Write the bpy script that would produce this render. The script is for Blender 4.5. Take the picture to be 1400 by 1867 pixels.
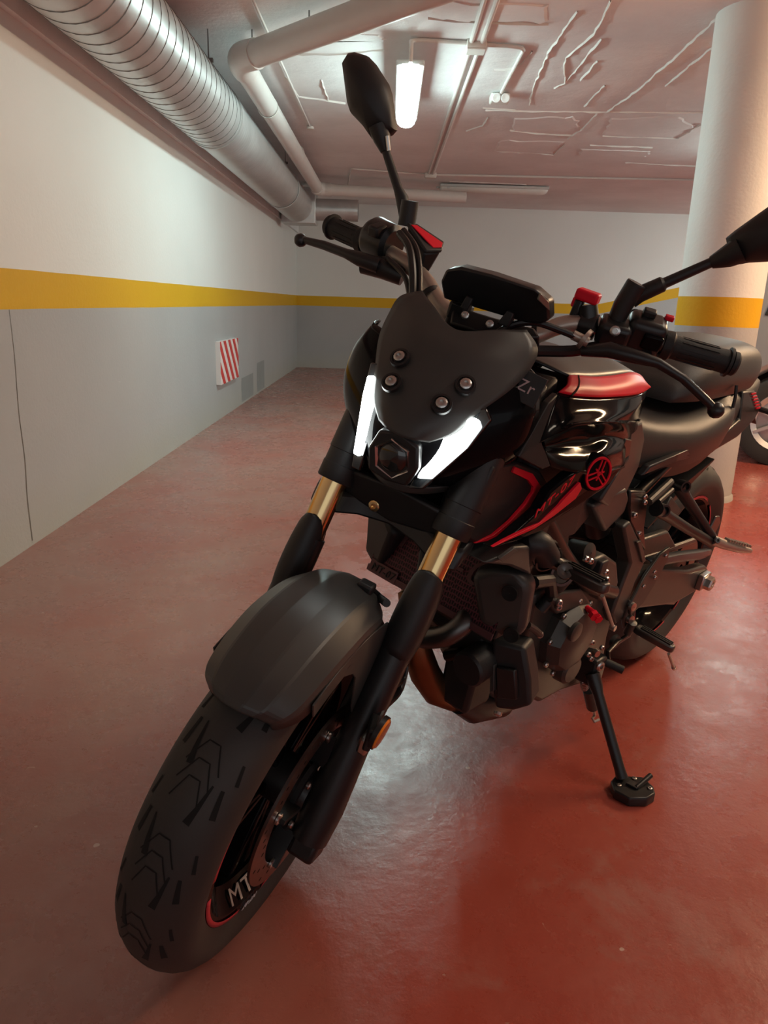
import bpy, bmesh, math, random
from mathutils import Vector as V, Matrix as Mx, noise as mnoise
for o in list(bpy.data.objects): bpy.data.objects.remove(o)
sc = bpy.context.scene
COL = sc.collection
PI = math.pi
# ------------------------------------------------------------------ camera
CAM_H, CAM_PITCH, CAM_ROLL, FPX = 0.998464, 0.27681, 0.031254, 1335.492016
cd = bpy.data.cameras.new('camera'); cam = bpy.data.objects.new('camera', cd); COL.objects.link(cam)
cd.sensor_fit = 'HORIZONTAL'; cd.sensor_width = 36; cd.lens = FPX*36/1400; cd.clip_start = .02
fw = V((0, math.cos(CAM_PITCH), -math.sin(CAM_PITCH))); rt = V((1, 0, 0)); up = rt.cross(fw)
R_ = rt*math.cos(CAM_ROLL)+up*math.sin(CAM_ROLL); U_ = -rt*math.sin(CAM_ROLL)+up*math.cos(CAM_ROLL)
cam.matrix_world = Mx(((R_.x, U_.x, -fw.x, 0), (R_.y, U_.y, -fw.y, 0), (R_.z, U_.z, -fw.z, CAM_H), (0, 0, 0, 1)))
sc.camera = cam
# ------------------------------------------------------------------ world, exposure
w = bpy.data.worlds.new('world'); sc.world = w; w.use_nodes = True
w.node_tree.nodes['Background'].inputs[0].default_value = (.86, .88, .90, 1)
w.node_tree.nodes['Background'].inputs[1].default_value = .6
vs = sc.view_settings
vs.view_transform = 'Standard'; vs.look = 'None'; vs.exposure = 0.42; vs.gamma = 1
# lamp powers (used by the lamp builders below)
LAMP_COOL, LAMP_WARM, LAMP_SIDE, FILL_REAR, FILL_FAR = 46.0, 20.0, 110.0, 40.0, 125.0
# ------------------------------------------------------------------ helpers
def nt(m):
    m.use_nodes = True; return m.node_tree.nodes, m.node_tree.links
def mat(name, col, rough=.5, metal=0, coat=0, noise=0, nscale=30, bump=0, bscale=200, emit=0, spec=None, rnoise=0):
    m = bpy.data.materials.new(name); N, L = nt(m); b = N['Principled BSDF']
    b.inputs['Base Color'].default_value = (*col, 1); b.inputs['Roughness'].default_value = rough; b.inputs['Metallic'].default_value = metal
    b.inputs['Coat Weight'].default_value = coat; b.inputs['Coat Roughness'].default_value = .06
    if spec is not None: b.inputs['Specular IOR Level'].default_value = spec
    tc = N.new('ShaderNodeTexCoord')
    if noise or rnoise:
        n = N.new('ShaderNodeTexNoise'); n.inputs['Scale'].default_value = nscale; n.inputs['Detail'].default_value = 4
        L.new(tc.outputs['Object'], n.inputs['Vector'])
        if noise:
            mx = N.new('ShaderNodeMix'); mx.data_type = 'RGBA'
            mx.inputs[6].default_value = (*[max(0, c*(1-noise)) for c in col], 1); mx.inputs[7].default_value = (*[min(1, c*(1+noise)) for c in col], 1)
            L.new(n.outputs[0], mx.inputs[0]); L.new(mx.outputs[2], b.inputs['Base Color'])
        if rnoise:
            mr = N.new('ShaderNodeMapRange'); mr.inputs[1].default_value = .3; mr.inputs[2].default_value = .6
            mr.inputs[3].default_value = max(0, rough-rnoise); mr.inputs[4].default_value = min(1, rough+rnoise)
            L.new(n.outputs[0], mr.inputs[0]); L.new(mr.outputs[0], b.inputs['Roughness'])
    if bump:
        n2 = N.new('ShaderNodeTexNoise'); n2.inputs['Scale'].default_value = bscale; n2.inputs['Detail'].default_value = 3
        L.new(tc.outputs['Object'], n2.inputs['Vector'])
        bp = N.new('ShaderNodeBump'); bp.inputs['Strength'].default_value = bump; bp.inputs['Distance'].default_value = .002
        L.new(n2.outputs[0], bp.inputs['Height']); L.new(bp.outputs[0], b.inputs['Normal'])
    if emit:
        b.inputs['Emission Color'].default_value = (*col, 1); b.inputs['Emission Strength'].default_value = emit
    return m
def empty(name, loc=(0, 0, 0), rot=(0, 0, 0)):
    o = bpy.data.objects.new(name, None); COL.objects.link(o); o.location = loc; o.rotation_euler = rot; o.empty_display_size = .1
    return o
def tag(o, label=None, cat=None, group=None, kind=None):
    if label: o['label'] = label
    if cat: o['category'] = cat
    if group: o['group'] = group
    if kind: o['kind'] = kind
    return o
# steering: parts of the fork assembly are modelled straight ahead, then turned about the steering axis
CAST = math.radians(24.8)
STEER = Mx.Translation((1.49, 0, 0)) @ Mx.Rotation(0.367022, 4, V((-math.sin(CAST), 0, math.cos(CAST)))) @ Mx.Translation((-1.49, 0, 0))
def mesh(name, verts, faces, m, parent=None, st=False, smooth=True, bevel=0, bseg=2, sub=0, solid=0, soff=-1, angle=35, mirror=False, label=None):
    me = bpy.data.meshes.new(name)
    vv = [tuple(STEER @ V(v)) for v in verts] if st else [tuple(v) for v in verts]
    me.from_pydata(vv, [], faces)
    bm = bmesh.new(); bm.from_mesh(me); bmesh.ops.remove_doubles(bm, verts=bm.verts, dist=1e-6)
    bmesh.ops.recalc_face_normals(bm, faces=bm.faces); bm.to_mesh(me); bm.free()
    if smooth:
        me.polygons.foreach_set('use_smooth', [True]*len(me.polygons))
        if not sub: me.set_sharp_from_angle(angle=math.radians(angle))
    me.materials.append(m)
    o = bpy.data.objects.new(name, me); COL.objects.link(o)
    if parent:
        while parent.parent and parent.parent.parent: parent = parent.parent      # thing > part > sub-part, no deeper
        o.parent = parent
    if solid:
        md = o.modifiers.new('solid', 'SOLIDIFY'); md.thickness = solid; md.offset = soff
    if bevel:
        md = o.modifiers.new('bevel', 'BEVEL'); md.width = bevel; md.segments = bseg; md.limit_method = 'ANGLE'; md.angle_limit = math.radians(30)
        md.harden_normals = False
    if sub:
        md = o.modifiers.new('sub', 'SUBSURF'); md.levels = sub; md.render_levels = sub
    if label: o['label'] = label
    return o
def cr(pts, n=6, closed=False):
    """Catmull-Rom resampling of a list of tuples"""
    P = [V(p) for p in pts]; out = []; k = len(P)
    rng = range(k) if closed else range(k-1)
    for i in rng:
        if closed: a, b, c, d = P[(i-1) % k], P[i], P[(i+1) % k], P[(i+2) % k]
        else:
            b, c = P[i], P[i+1]; a = P[i-1] if i > 0 else b*2-c; d = P[i+2] if i+2 < k else c*2-b
        for j in range(n):
            t = j/n; out.append(.5*((2*b)+(c-a)*t+(2*a-5*b+4*c-d)*t*t+(3*b-a-3*c+d)*t**3))
    if not closed: out.append(P[-1])
    return out
def tube_geo(path, r, n=12, cap=True, base=0):
    P = [V(p) for p in path]; k = len(P); rs = r if isinstance(r, (list, tuple)) else [r]*k
    if len(rs) != k: rs = [rs[0]+(rs[-1]-rs[0])*i/(k-1) for i in range(k)]
    vs_, fs = [], []; T = []
    for i in range(k):
        t = (P[min(i+1, k-1)]-P[max(i-1, 0)]); T.append(t.normalized())
    u = T[0].orthogonal().normalized()
    for i in range(k):
        u = (u-T[i]*u.dot(T[i])).normalized(); b = T[i].cross(u)
        for j in range(n):
            a = 2*PI*j/n; vs_.append(P[i]+(u*math.cos(a)+b*math.sin(a))*rs[i])
    for i in range(k-1):
        for j in range(n):
            fs.append((base+i*n+j, base+i*n+(j+1) % n, base+(i+1)*n+(j+1) % n, base+(i+1)*n+j))
    if cap:
        fs.append(tuple(base+j for j in range(n))[::-1]); fs.append(tuple(base+(k-1)*n+j for j in range(n)))
    return vs_, fs
def tube(name, path, r, m, parent=None, n=12, st=False, smoothpath=0, cap=True, **k):
    if smoothpath: path = cr(path, smoothpath)
    v, f = tube_geo(path, r, n, cap); return mesh(name, v, f, m, parent, st=st, **k)
def frame(ax):
    ax = V(ax).normalized(); u = ax.orthogonal().normalized(); return ax, u, ax.cross(u)
def lathe_geo(prof, org, ax, n=32, base=0, a0=0, a1=2*PI):
    """prof: (along, radius) pairs"""
    ax, u, b = frame(ax); org = V(org); vs_, fs = [], []; full = abs(a1-a0-2*PI) < 1e-6
    m = n if full else n+1
    for (h, r) in prof:
        for j in range(m):
            a = a0+(a1-a0)*j/n; vs_.append(org+ax*h+(u*math.cos(a)+b*math.sin(a))*r)
    for i in range(len(prof)-1):
        for j in range(n):
            j2 = (j+1) % m if full else j+1
            fs.append((base+i*m+j, base+i*m+j2, base+(i+1)*m+j2, base+(i+1)*m+j))
    return vs_, fs
def lathe(name, prof, org, ax, m, parent=None, n=32, st=False, **k):
    v, f = lathe_geo(prof, org, ax, n); return mesh(name, v, f, m, parent, st=st, **k)
def join(*gs):
    vs_, fs = [], []
    for v, f in gs:
        b = len(vs_); vs_ += list(v); fs += [tuple(i+b for i in q) for q in f]
    return vs_, fs
def prism_geo(outline, off):
    """polygon outline (3-D points) extruded by vector off"""
    P = [V(p) for p in outline]; o = V(off); n = len(P)
    v = P+[p+o for p in P]
    f = [tuple(range(n))[::-1], tuple(range(n, 2*n))]+[(i, (i+1) % n, n+(i+1) % n, n+i) for i in range(n)]
    return v, f
def prism(name, outline, off, m, parent=None, bevel=.003, **k):
    v, f = prism_geo(outline, off); return mesh(name, v, f, m, parent, bevel=bevel, **k)
def box_geo(c, s, rot=None):
    c = V(c); R = rot or Mx.Identity(3)
    v = [c+R @ V((x*s[0]/2, y*s[1]/2, z*s[2]/2)) for x in (-1, 1) for y in (-1, 1) for z in (-1, 1)]
    return v, [(0, 1, 3, 2), (4, 6, 7, 5), (0, 4, 5, 1), (2, 3, 7, 6), (0, 2, 6, 4), (1, 5, 7, 3)]
def box(name, c, s, m, parent=None, rot=None, bevel=.002, **k):
    v, f = box_geo(c, s, rot); return mesh(name, v, f, m, parent, bevel=bevel, **k)
def axes(xv, zv):
    """3x3 rotation with local X along xv and local Z near zv"""
    x = V(xv).normalized(); y = V(zv).cross(x).normalized(); z = x.cross(y)
    return Mx(((x.x, y.x, z.x), (x.y, y.y, z.y), (x.z, y.z, z.z)))
def grid_geo(rows, up=4, closed=False):
    """smooth surface through a grid of control points (rows of equal length)"""
    if up > 1:
        rows = [cr(r, up, closed) for r in rows]
        cols = [cr([r[j] for r in rows], up) for j in range(len(rows[0]))]
        rows = [[cc[i] for cc in cols] for i in range(len(cols[0]))]
    n = len(rows[0]); v = [p for r in rows for p in r]; f = []
    for i in range(len(rows)-1):
        for j in range(n if closed else n-1):
            f.append((i*n+j, i*n+(j+1) % n, (i+1)*n+(j+1) % n, (i+1)*n+j))
    return v, f
def grid(name, rows, m, parent=None, up=4, solid=.004, closed=False, caps=False, **k):
    v, f = grid_geo(rows, up, closed)
    if caps:
        n = len(cr(rows[0], up, closed)) if up > 1 else len(rows[0])
        f.append(tuple(range(n))[::-1]); f.append(tuple(range(len(v)-n, len(v))))
    return mesh(name, v, f, m, parent, solid=solid, **k)
def mir(P): return [(p[0], -p[1], p[2]) for p in P]
def lerp(a, b, t): return V(a)*(1-t)+V(b)*t
def bolt_geo(p, ax, r=.006, h=.004, sock=True):
    prof = [(0, r), (h*.7, r), (h, r*.72)]+([(h, r*.45), (h*.3, r*.42), (h*.3, .0001)] if sock else [(h, .0001)])
    return lathe_geo(prof, p, ax, 12)
def bolt(p, ax, m, parent, r=.006, h=.004, st=False, name='bolt', sock=True):
    v, f = bolt_geo(p, ax, r, h, sock); return mesh(name, v, f, m, parent, st=st)
def text_geo(s, size=1, depth=.02, font_shear=0, space=1):
    """lettering as solid geometry in the local XY plane, centred"""
    cu = bpy.data.curves.new('lettering', 'FONT'); cu.body = s; cu.size = size; cu.extrude = depth/2; cu.align_x = 'CENTER'; cu.align_y = 'CENTER'
    cu.shear = font_shear; cu.space_character = space; cu.resolution_u = 3
    t = bpy.data.objects.new('lettering', cu); COL.objects.link(t)
    bpy.context.view_layer.update(); dg = bpy.context.evaluated_depsgraph_get(); me = t.evaluated_get(dg).to_mesh()
    v = [x.co.copy() for x in me.vertices]; f = [tuple(p.vertices) for p in me.polygons]
    t.evaluated_get(dg).to_mesh_clear(); bpy.data.objects.remove(t); bpy.data.curves.remove(cu)
    return v, f

# ------------------------------------------------------------------ room materials
WX, BY, CZ = -1.44, 11.7, 2.41          # left wall plane, back wall plane, ceiling height
def wall_mat(name, ramp=False, axis=1):
    m = bpy.data.materials.new(name); N, L = nt(m); b = N['Principled BSDF']; b.inputs['Roughness'].default_value = .55; b.inputs['Specular IOR Level'].default_value = .25
    tc = N.new('ShaderNodeTexCoord'); sp = N.new('ShaderNodeSeparateXYZ'); L.new(tc.outputs['Object'], sp.inputs[0])
    def math_(op, a, bb):
        n = N.new('ShaderNodeMath'); n.operation = op
        for i, q in enumerate((a, bb)):
            if isinstance(q, (int, float)): n.inputs[i].default_value = q
            else: L.new(q, n.inputs[i])
        return n.outputs[0]
    z = sp.outputs[2]
    wob = N.new('ShaderNodeTexNoise'); wob.inputs['Scale'].default_value = 2.5; L.new(tc.outputs['Object'], wob.inputs['Vector'])
    z = math_('ADD', z, math_('MULTIPLY', math_('SUBTRACT', wob.outputs[0], .5), .006))
    if ramp: z = math_('SUBTRACT', z, math_('MULTIPLY', math_('MAXIMUM', math_('SUBTRACT', sp.outputs[0], 3.15), 0), .235))
    s_lo = math_('GREATER_THAN', z, .936); s_hi = math_('GREATER_THAN', z, 1.084)
    n1 = N.new('ShaderNodeTexNoise'); n1.inputs['Scale'].default_value = 1.3; n1.inputs['Detail'].default_value = 6; L.new(tc.outputs['Object'], n1.inputs['Vector'])
    def mixc(fac, a, c):
        x = N.new('ShaderNodeMix'); x.data_type = 'RGBA'; L.new(fac, x.inputs[0])
        for i, q in ((6, a), (7, c)):
            if isinstance(q, tuple): x.inputs[i].default_value = (*q, 1)
            else: L.new(q, x.inputs[i])
        return x.outputs[2]
    grey = mixc(n1.outputs[0], (.36, .375, .385), (.46, .47, .475))
    white = mixc(n1.outputs[0], (.72, .74, .72), (.81, .83, .81))
    # scuffs on the grey paint
    n3 = N.new('ShaderNodeTexNoise'); n3.inputs['Scale'].default_value = 5; n3.inputs['Detail'].default_value = 8; n3.inputs['Roughness'].default_value = .7
    mp = N.new('ShaderNodeMapping'); mp.inputs['Scale'].default_value = (1, .5, 1.6); L.new(tc.outputs['Object'], mp.inputs[0]); L.new(mp.outputs[0], n3.inputs['Vector'])
    sc_ = math_('MULTIPLY', math_('GREATER_THAN', n3.outputs[0], .70), .25)
    grey = mixc(sc_, grey, (.6, .6, .6))
    # grime low on the wall
    low = N.new('ShaderNodeMapRange'); low.inputs[1].default_value = 0; low.inputs[2].default_value = .28; low.inputs[3].default_value = 1; low.inputs[4].default_value = 0; L.new(sp.outputs[2], low.inputs[0])
    gr = math_('MULTIPLY', math_('MULTIPLY', low.outputs[0], n3.outputs[0]), .55)
    grey = mixc(gr, grey, (.42, .40, .27))
    yel = mixc(n1.outputs[0], (.62, .36, .012), (.72, .43, .02))
    c1 = mixc(s_lo, grey, yel); c2 = mixc(s_hi, c1, white); L.new(c2, b.inputs['Base Color'])
    n2 = N.new('ShaderNodeTexNoise'); n2.inputs['Scale'].default_value = 60; L.new(tc.outputs['Object'], n2.inputs['Vector'])
    bp = N.new('ShaderNodeBump'); bp.inputs['Strength'].default_value = .12; bp.inputs['Distance'].default_value = .01; L.new(n2.outputs[0], bp.inputs['Height']); L.new(bp.outputs[0], b.inputs['Normal'])
    return m
M_WALL = wall_mat('painted_wall'); M_BACK = wall_mat('painted_back_wall', True)
def floor_mat():
    m = bpy.data.materials.new('red_floor_paint'); N, L = nt(m); b = N['Principled BSDF']; b.inputs['IOR'].default_value = 1.62
    tc = N.new('ShaderNodeTexCoord')
    def noise(scale, det=5, rough=.55, dist=0):
        n = N.new('ShaderNodeTexNoise'); n.inputs['Scale'].default_value = scale; n.inputs['Detail'].default_value = det; n.inputs['Roughness'].default_value = rough; n.inputs['Distortion'].default_value = dist
        L.new(tc.outputs['Object'], n.inputs['Vector']); return n.outputs[0]
    def ramp(x, p):
        r = N.new('ShaderNodeValToRGB'); L.new(x, r.inputs[0]); e = r.color_ramp.elements
        while len(e) < len(p): e.new(.5)
        for q, (pos, c) in zip(e, p): q.position = pos; q.color = (*c, 1)
        return r.outputs[0]
    base = ramp(noise(1.7, 6), [(.3, (.32, .046, .028)), (.7, (.40, .064, .040))])
    def mix(fac, a, c):
        x = N.new('ShaderNodeMix'); x.data_type = 'RGBA'; L.new(fac, x.inputs[0])
        L.new(a, x.inputs[6])
        if isinstance(c, tuple): x.inputs[7].default_value = (*c, 1)
        else: L.new(c, x.inputs[7])
        return x.outputs[2]
    # worn, chalky patches and tiny chips
    wear = ramp(noise(3.1, 9, .72, .4), [(.54, (0, 0, 0)), (.74, (.6, .6, .6))])
    smear = ramp(noise(.55, 3, .5), [(.40, (0, 0, 0)), (.66, (.32, .32, .32))])
    base = mix(smear, base, (.31, .15, .125))
    # paler tone toward the left wall, its edge broken up by noise
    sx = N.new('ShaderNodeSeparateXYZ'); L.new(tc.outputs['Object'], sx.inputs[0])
    pale_left = N.new('ShaderNodeMapRange'); pale_left.interpolation_type = 'SMOOTHSTEP'; wp = N.new('ShaderNodeMath'); wp.operation = 'MULTIPLY_ADD'; L.new(noise(.9, 5, .6), wp.inputs[0]); wp.inputs[1].default_value = 2.0; L.new(sx.outputs[0], wp.inputs[2]); L.new(wp.outputs[0], pale_left.inputs[0]); pale_left.inputs[1].default_value = 1.35; pale_left.inputs[2].default_value = .35; pale_left.inputs[3].default_value = 0; pale_left.inputs[4].default_value = .85
    ln = N.new('ShaderNodeMath'); ln.operation = 'MULTIPLY'; L.new(pale_left.outputs[0], ln.inputs[0]); L.new(ramp(noise(1.4, 7, .6, .5), [(.30, (.35, .35, .35)), (.62, (1, 1, 1))]), ln.inputs[1])
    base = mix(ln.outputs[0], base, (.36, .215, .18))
    c = mix(wear, base, (.38, .22, .19))
    chip = ramp(noise(38, 3, .6, 1.2), [(.735, (0, 0, 0)), (.76, (.7, .7, .7))])
    c = mix(chip, c, (.55, .34, .27))
    vo = N.new('ShaderNodeTexVoronoi'); vo.inputs['Scale'].default_value = 6.5; L.new(tc.outputs['Object'], vo.inputs['Vector'])
    rg = N.new('ShaderNodeMath'); rg.operation = 'ADD'; L.new(vo.outputs['Distance'], rg.inputs[0]); 
    j = N.new('ShaderNodeMath'); j.operation = 'MULTIPLY'; L.new(noise(60, 2), j.inputs[0]); j.inputs[1].default_value = .06; L.new(j.outputs[0], rg.inputs[1])
    fleck = ramp(rg.outputs[0], [(.060, (.8, .8, .8)), (.066, (0, 0, 0))])
    c = mix(fleck, c, (.60, .45, .38))
    dirt = ramp(noise(11, 8, .75), [(.62, (0, 0, 0)), (.75, (.35, .35, .35))])
    c = mix(dirt, c, (.16, .045, .032)); L.new(c, b.inputs['Base Color'])
    rr = N.new('ShaderNodeMapRange'); L.new(noise(6, 8, .7), rr.inputs[0]); rr.inputs[1].default_value = .35; rr.inputs[2].default_value = .7; rr.inputs[3].default_value = .20; rr.inputs[4].default_value = .40; L.new(rr.outputs[0], b.inputs['Roughness'])
    bp = N.new('ShaderNodeBump'); bp.inputs['Strength'].default_value = .3; bp.inputs['Distance'].default_value = .004; L.new(noise(28, 8, .65), bp.inputs['Height']); L.new(bp.outputs[0], b.inputs['Normal'])
    return m
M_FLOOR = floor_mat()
def ceil_mat():
    m = bpy.data.materials.new('ceiling_plaster'); N, L = nt(m); b = N['Principled BSDF']; b.inputs['Roughness'].default_value = .7
    tc = N.new('ShaderNodeTexCoord'); n = N.new('ShaderNodeTexNoise'); n.inputs['Scale'].default_value = 1.1; n.inputs['Detail'].default_value = 8; n.inputs['Roughness'].default_value = .65; L.new(tc.outputs['Object'], n.inputs['Vector'])
    r = N.new('ShaderNodeValToRGB'); L.new(n.outputs[0], r.inputs[0]); r.color_ramp.elements[0].color = (.72, .72, .72, 1); r.color_ramp.elements[1].color = (.84, .85, .85, 1); r.color_ramp.elements[0].position = .35; r.color_ramp.elements[1].position = .65
    L.new(r.outputs[0], b.inputs['Base Color'])
    v = N.new('ShaderNodeTexNoise'); v.inputs['Scale'].default_value = 4; v.inputs['Detail'].default_value = 10; v.inputs['Roughness'].default_value = .7; L.new(tc.outputs['Object'], v.inputs['Vector'])
    bp = N.new('ShaderNodeBump'); bp.inputs['Strength'].default_value = .35; bp.inputs['Distance'].default_value = .03; L.new(v.outputs[0], bp.inputs['Height']); L.new(bp.outputs[0], b.inputs['Normal'])
    return m
M_CEIL = ceil_mat()
M_PIPE = mat('white_painted_pipe', (.66, .63, .60), .45, noise=.06, nscale=8)
M_BOXW = mat('white_plastic', (.68, .66, .62), .4, noise=.04)
def duct_mat():
    m = bpy.data.materials.new('galvanised_steel'); N, L = nt(m); b = N['Principled BSDF']; b.inputs['Metallic'].default_value = .65
    tc = N.new('ShaderNodeTexCoord'); n = N.new('ShaderNodeTexNoise'); n.inputs['Scale'].default_value = 9; n.inputs['Detail'].default_value = 6; L.new(tc.outputs['Object'], n.inputs['Vector'])
    r = N.new('ShaderNodeValToRGB'); L.new(n.outputs[0], r.inputs[0]); r.color_ramp.elements[0].color = (.50, .51, .51, 1); r.color_ramp.elements[1].color = (.72, .73, .73, 1); L.new(r.outputs[0], b.inputs['Base Color'])
    mr = N.new('ShaderNodeMapRange'); L.new(n.outputs[0], mr.inputs[0]); mr.inputs[3].default_value = .28; mr.inputs[4].default_value = .5; L.new(mr.outputs[0], b.inputs['Roughness'])
    return m
M_DUCT = duct_mat(); M_SEAM = mat('duct_seam', (.20, .205, .20), .45, .5)
# ------------------------------------------------------------------ shell
def slab(name, x0, x1, y0, y1, z0, z1, m, label):
    o = mesh(name, *box_geo(((x0+x1)/2, (y0+y1)/2, (z0+z1)/2), (x1-x0, y1-y0, z1-z0)), m, smooth=False)
    return tag(o, label, kind='structure')
XR, YN = 9.0, -5.0
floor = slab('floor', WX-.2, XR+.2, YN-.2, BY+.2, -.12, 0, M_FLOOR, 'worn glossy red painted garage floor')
ceiling = slab('ceiling', WX-.2, XR+.2, YN-.2, BY+.2, CZ, CZ+.12, M_CEIL, 'rough pinkish white plastered concrete ceiling')
slab('wall_left', WX-.2, WX, YN-.2, BY, 0, CZ, M_WALL, 'white and grey left wall with a yellow stripe')
slab('wall_back', WX-.2, XR+.2, BY, BY+.2, 0, CZ, M_BACK, 'far wall whose yellow stripe climbs on the right')
slab('wall_right', XR, XR+.2, YN-.2, BY, 0, CZ, M_WALL, 'white and grey wall behind the parked car')
# shallow concrete beam along the top of the left wall, above the duct
slab('trim_1', WX, WX+.03, YN, BY, 1.985, CZ, M_CEIL, 'brownish beam strip along the top of the left wall')
# round column
cx, cy, cr_ = 1.757, 4.09, .209
col_ = lathe('column', [(0, cr_), (.01, cr_), (.93, cr_), (1.1, cr_), (CZ, cr_)], (cx, cy, 0), (0, 0, 1), M_WALL, n=64)
tag(col_, 'round white column with a yellow band, right of the motorcycle', kind='structure')
ck = lathe('column_foot', [(0, cr_+.012), (.02, cr_+.010), (.035, cr_+.001)], (cx, cy, 0), (0, 0, 1), M_WALL, col_, n=64)
# plaster ridges and formwork seams on the ceiling (raised geometry)
M_RIDGE = mat('plaster_ridge', (.66, .63, .60), .6)
random.seed(4)
def ridge(pts, wd=.012, h=.01):
    P = []
    for a, b in zip(pts[:-1], pts[1:]):
        a, b = V(a), V(b); n = max(2, int((b-a).length/.06))
        for i in range(n):
            q = a.lerp(b, i/n); d = (b-a).normalized(); s = V((-d.y, d.x, 0)); P.append(q+s*random.uniform(-.006, .006))
    P.append(V(pts[-1])); v, f = [], []
    for i, p in enumerate(P):
        d = (P[min(i+1, len(P)-1)]-P[max(i-1, 0)]).normalized(); s = V((-d.y, d.x, 0)); w_ = wd*random.uniform(.55, 1.3)/2; hh = h*random.uniform(.5, 1.3)
        for k, (e, z) in enumerate(((-1, CZ+.001), (0, CZ-hh), (1, CZ+.001))): v.append((p.x+s.x*w_*e, p.y+s.y*w_*e, z))
        if i: b = 3*i; f += [(b-3, b-2, b+1, b), (b-2, b-1, b+2, b+1)]
    return mesh('plaster_ridge', v, f, M_RIDGE, ceiling)
for pts in (
    [(0.9911,3.9972,2.41), (1.0374,4.4297,2.41), (0.9717,4.8396,2.41), (1.0823,5.3218,2.41)],
    [(1.0882,4.5084,2.41), (1.0878,5.3457,2.41), (1.0392,5.4513,2.41)],
    [(1.5722,4.1549,2.41), (1.5846,4.685,2.41), (1.5864,5.4552,2.41), (1.5513,6.0384,2.41)],
    [(1.7256,4.5807,2.41), (1.726,4.9701,2.41), (1.7324,5.3251,2.41)],
    [(1.1719,4.87,2.41), (1.1644,5.253,2.41)],
    [(1.3503,5.3543,2.41), (1.3473,5.8756,2.41)],
    [(0.6612,6.0678,2.41), (1.0064,6.0575,2.41), (1.3661,6.0292,2.41), (1.8385,5.9867,2.41), (2.2659,5.9497,2.41)],
    [(1.4923,6.0457,2.41), (1.5104,6.5162,2.41), (1.4736,6.9261,2.41)],
    [(0.9398,6.6709,2.41), (1.1863,6.7775,2.41), (1.4896,6.7969,2.41)],
    [(0.9485,7.5451,2.41), (1.2374,7.5773,2.41), (1.5038,7.6138,2.41), (1.5004,7.1454,2.41)],
    [(1.7226,7.1587,2.41), (1.9923,7.165,2.41), (2.2857,7.1678,2.41)],
    [(2.2691,7.9042,2.41), (2.6657,7.9545,2.41), (2.9937,7.958,2.41)],
    [(1.7302,6.7837,2.41), (1.9718,6.7912,2.41), (2.3658,6.7981,2.41), (2.3588,6.2744,2.41)],
    [(0.7603,4.7346,2.41), (0.7436,4.9632,2.41), (0.7037,5.0626,2.41), (0.5907,5.0958,2.41)],
    [(0.871,4.1416,2.41), (0.8579,4.7537,2.41), (0.9084,5.5308,2.41), (0.9532,5.8775,2.41)],
    [(0.7085,6.2777,2.41), (0.6991,6.5491,2.41), (0.5871,6.7589,2.41)],
    [(-0.5056,5.43,2.41), (-0.4968,5.7562,2.41), (-0.4951,5.9735,2.41)],
    [(-0.7361,5.3934,2.41), (-0.7011,5.8501,2.41), (-0.3755,5.9897,2.41)],
    [(-0.2473,4.2907,2.41), (-0.1049,4.1507,2.41), (-0.0508,4.1123,2.41)],
    [(0.145,4.2879,2.41), (0.2879,4.321,2.41), (0.7676,4.3186,2.41)],
    [(-0.6374,4.9146,2.41), (-0.3435,4.8965,2.41), (-0.0834,4.7948,2.41)],
    [(0.6335,6.0079,2.41), (0.8814,6.0409,2.41)],
    [(0.6519,9.3545,2.41), (1.1707,9.3742,2.41), (1.5667,9.4188,2.41)],
): ridge(pts)
# patches of thicker plaster
def plaster_patch(pts, h=.006):
    P0 = [V(p) for p in pts]; P = []
    for a, b in zip(P0, P0[1:]+P0[:1]):
        for k in range(6): q = a.lerp(b, k/6); P.append(q+V((random.uniform(-.02, .02), random.uniform(-.03, .03), 0)))
    c0 = sum(P, V((0, 0, 0)))/len(P); v = []; n = len(P)
    for p in P: v.append((p.x, p.y, CZ+.001))
    for p in P: q = p.lerp(c0, .06); v.append((q.x, q.y, CZ-h))
    f = [(i, (i+1) % n, n+(i+1) % n, n+i) for i in range(n)]+[tuple(range(n, 2*n))]
    return mesh('plaster_patch', v, f, M_CEIL, ceiling, smooth=False)
for pts in (
    [(0.1347,4.0775,2.41), (0.7136,4.0585,2.41), (0.7534,4.3046,2.41), (0.3703,4.299,2.41), (0.1534,4.2872,2.41)],
    [(-0.4997,4.5479,2.41), (-0.1112,4.5473,2.41), (-0.0668,4.6293,2.41), (-0.1137,4.7049,2.41), (-0.5169,4.7055,2.41)],
    [(0.9215,6.2851,2.41), (1.3618,6.1777,2.41), (1.5172,6.6313,2.41), (0.9744,6.7459,2.41)],
    [(1.6168,6.1962,2.41), (2.1163,6.0821,2.41), (2.3674,6.4009,2.41), (2.1103,6.7924,2.41), (1.7335,6.7625,2.41)],
    [(1.6985,7.3539,2.41), (2.3412,7.3287,2.41), (2.3762,7.5804,2.41), (1.7164,7.633,2.41)],
    [(0.9069,7.0737,2.41), (1.4802,7.0573,2.41), (1.4983,7.5884,2.41), (0.9233,7.549,2.41)],
): plaster_patch(pts)
# vertical crack low on the left wall
crack = [(WX, 2.86, .935), (WX, 2.862, .75), (WX, 2.85, .55), (WX, 2.858, .36), (WX, 2.845, .2), (WX, 2.85, .02)]
M_CRACK = mat('wall_crack', (.16, .15, .13), .9)
v, f = [], []
for i, p in enumerate(cr(crack, 4)):
    wdt = .0012+.0025*(1-p.z/.95); v += [(WX+.0012, p.y-wdt, p.z), (WX+.0012, p.y+wdt, p.z)]
    if i: b = 2*i; f.append((b-2, b-1, b+1, b))
mesh('crack', v, f, M_CRACK, bpy.data.objects['wall_left'], smooth=False)

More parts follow.
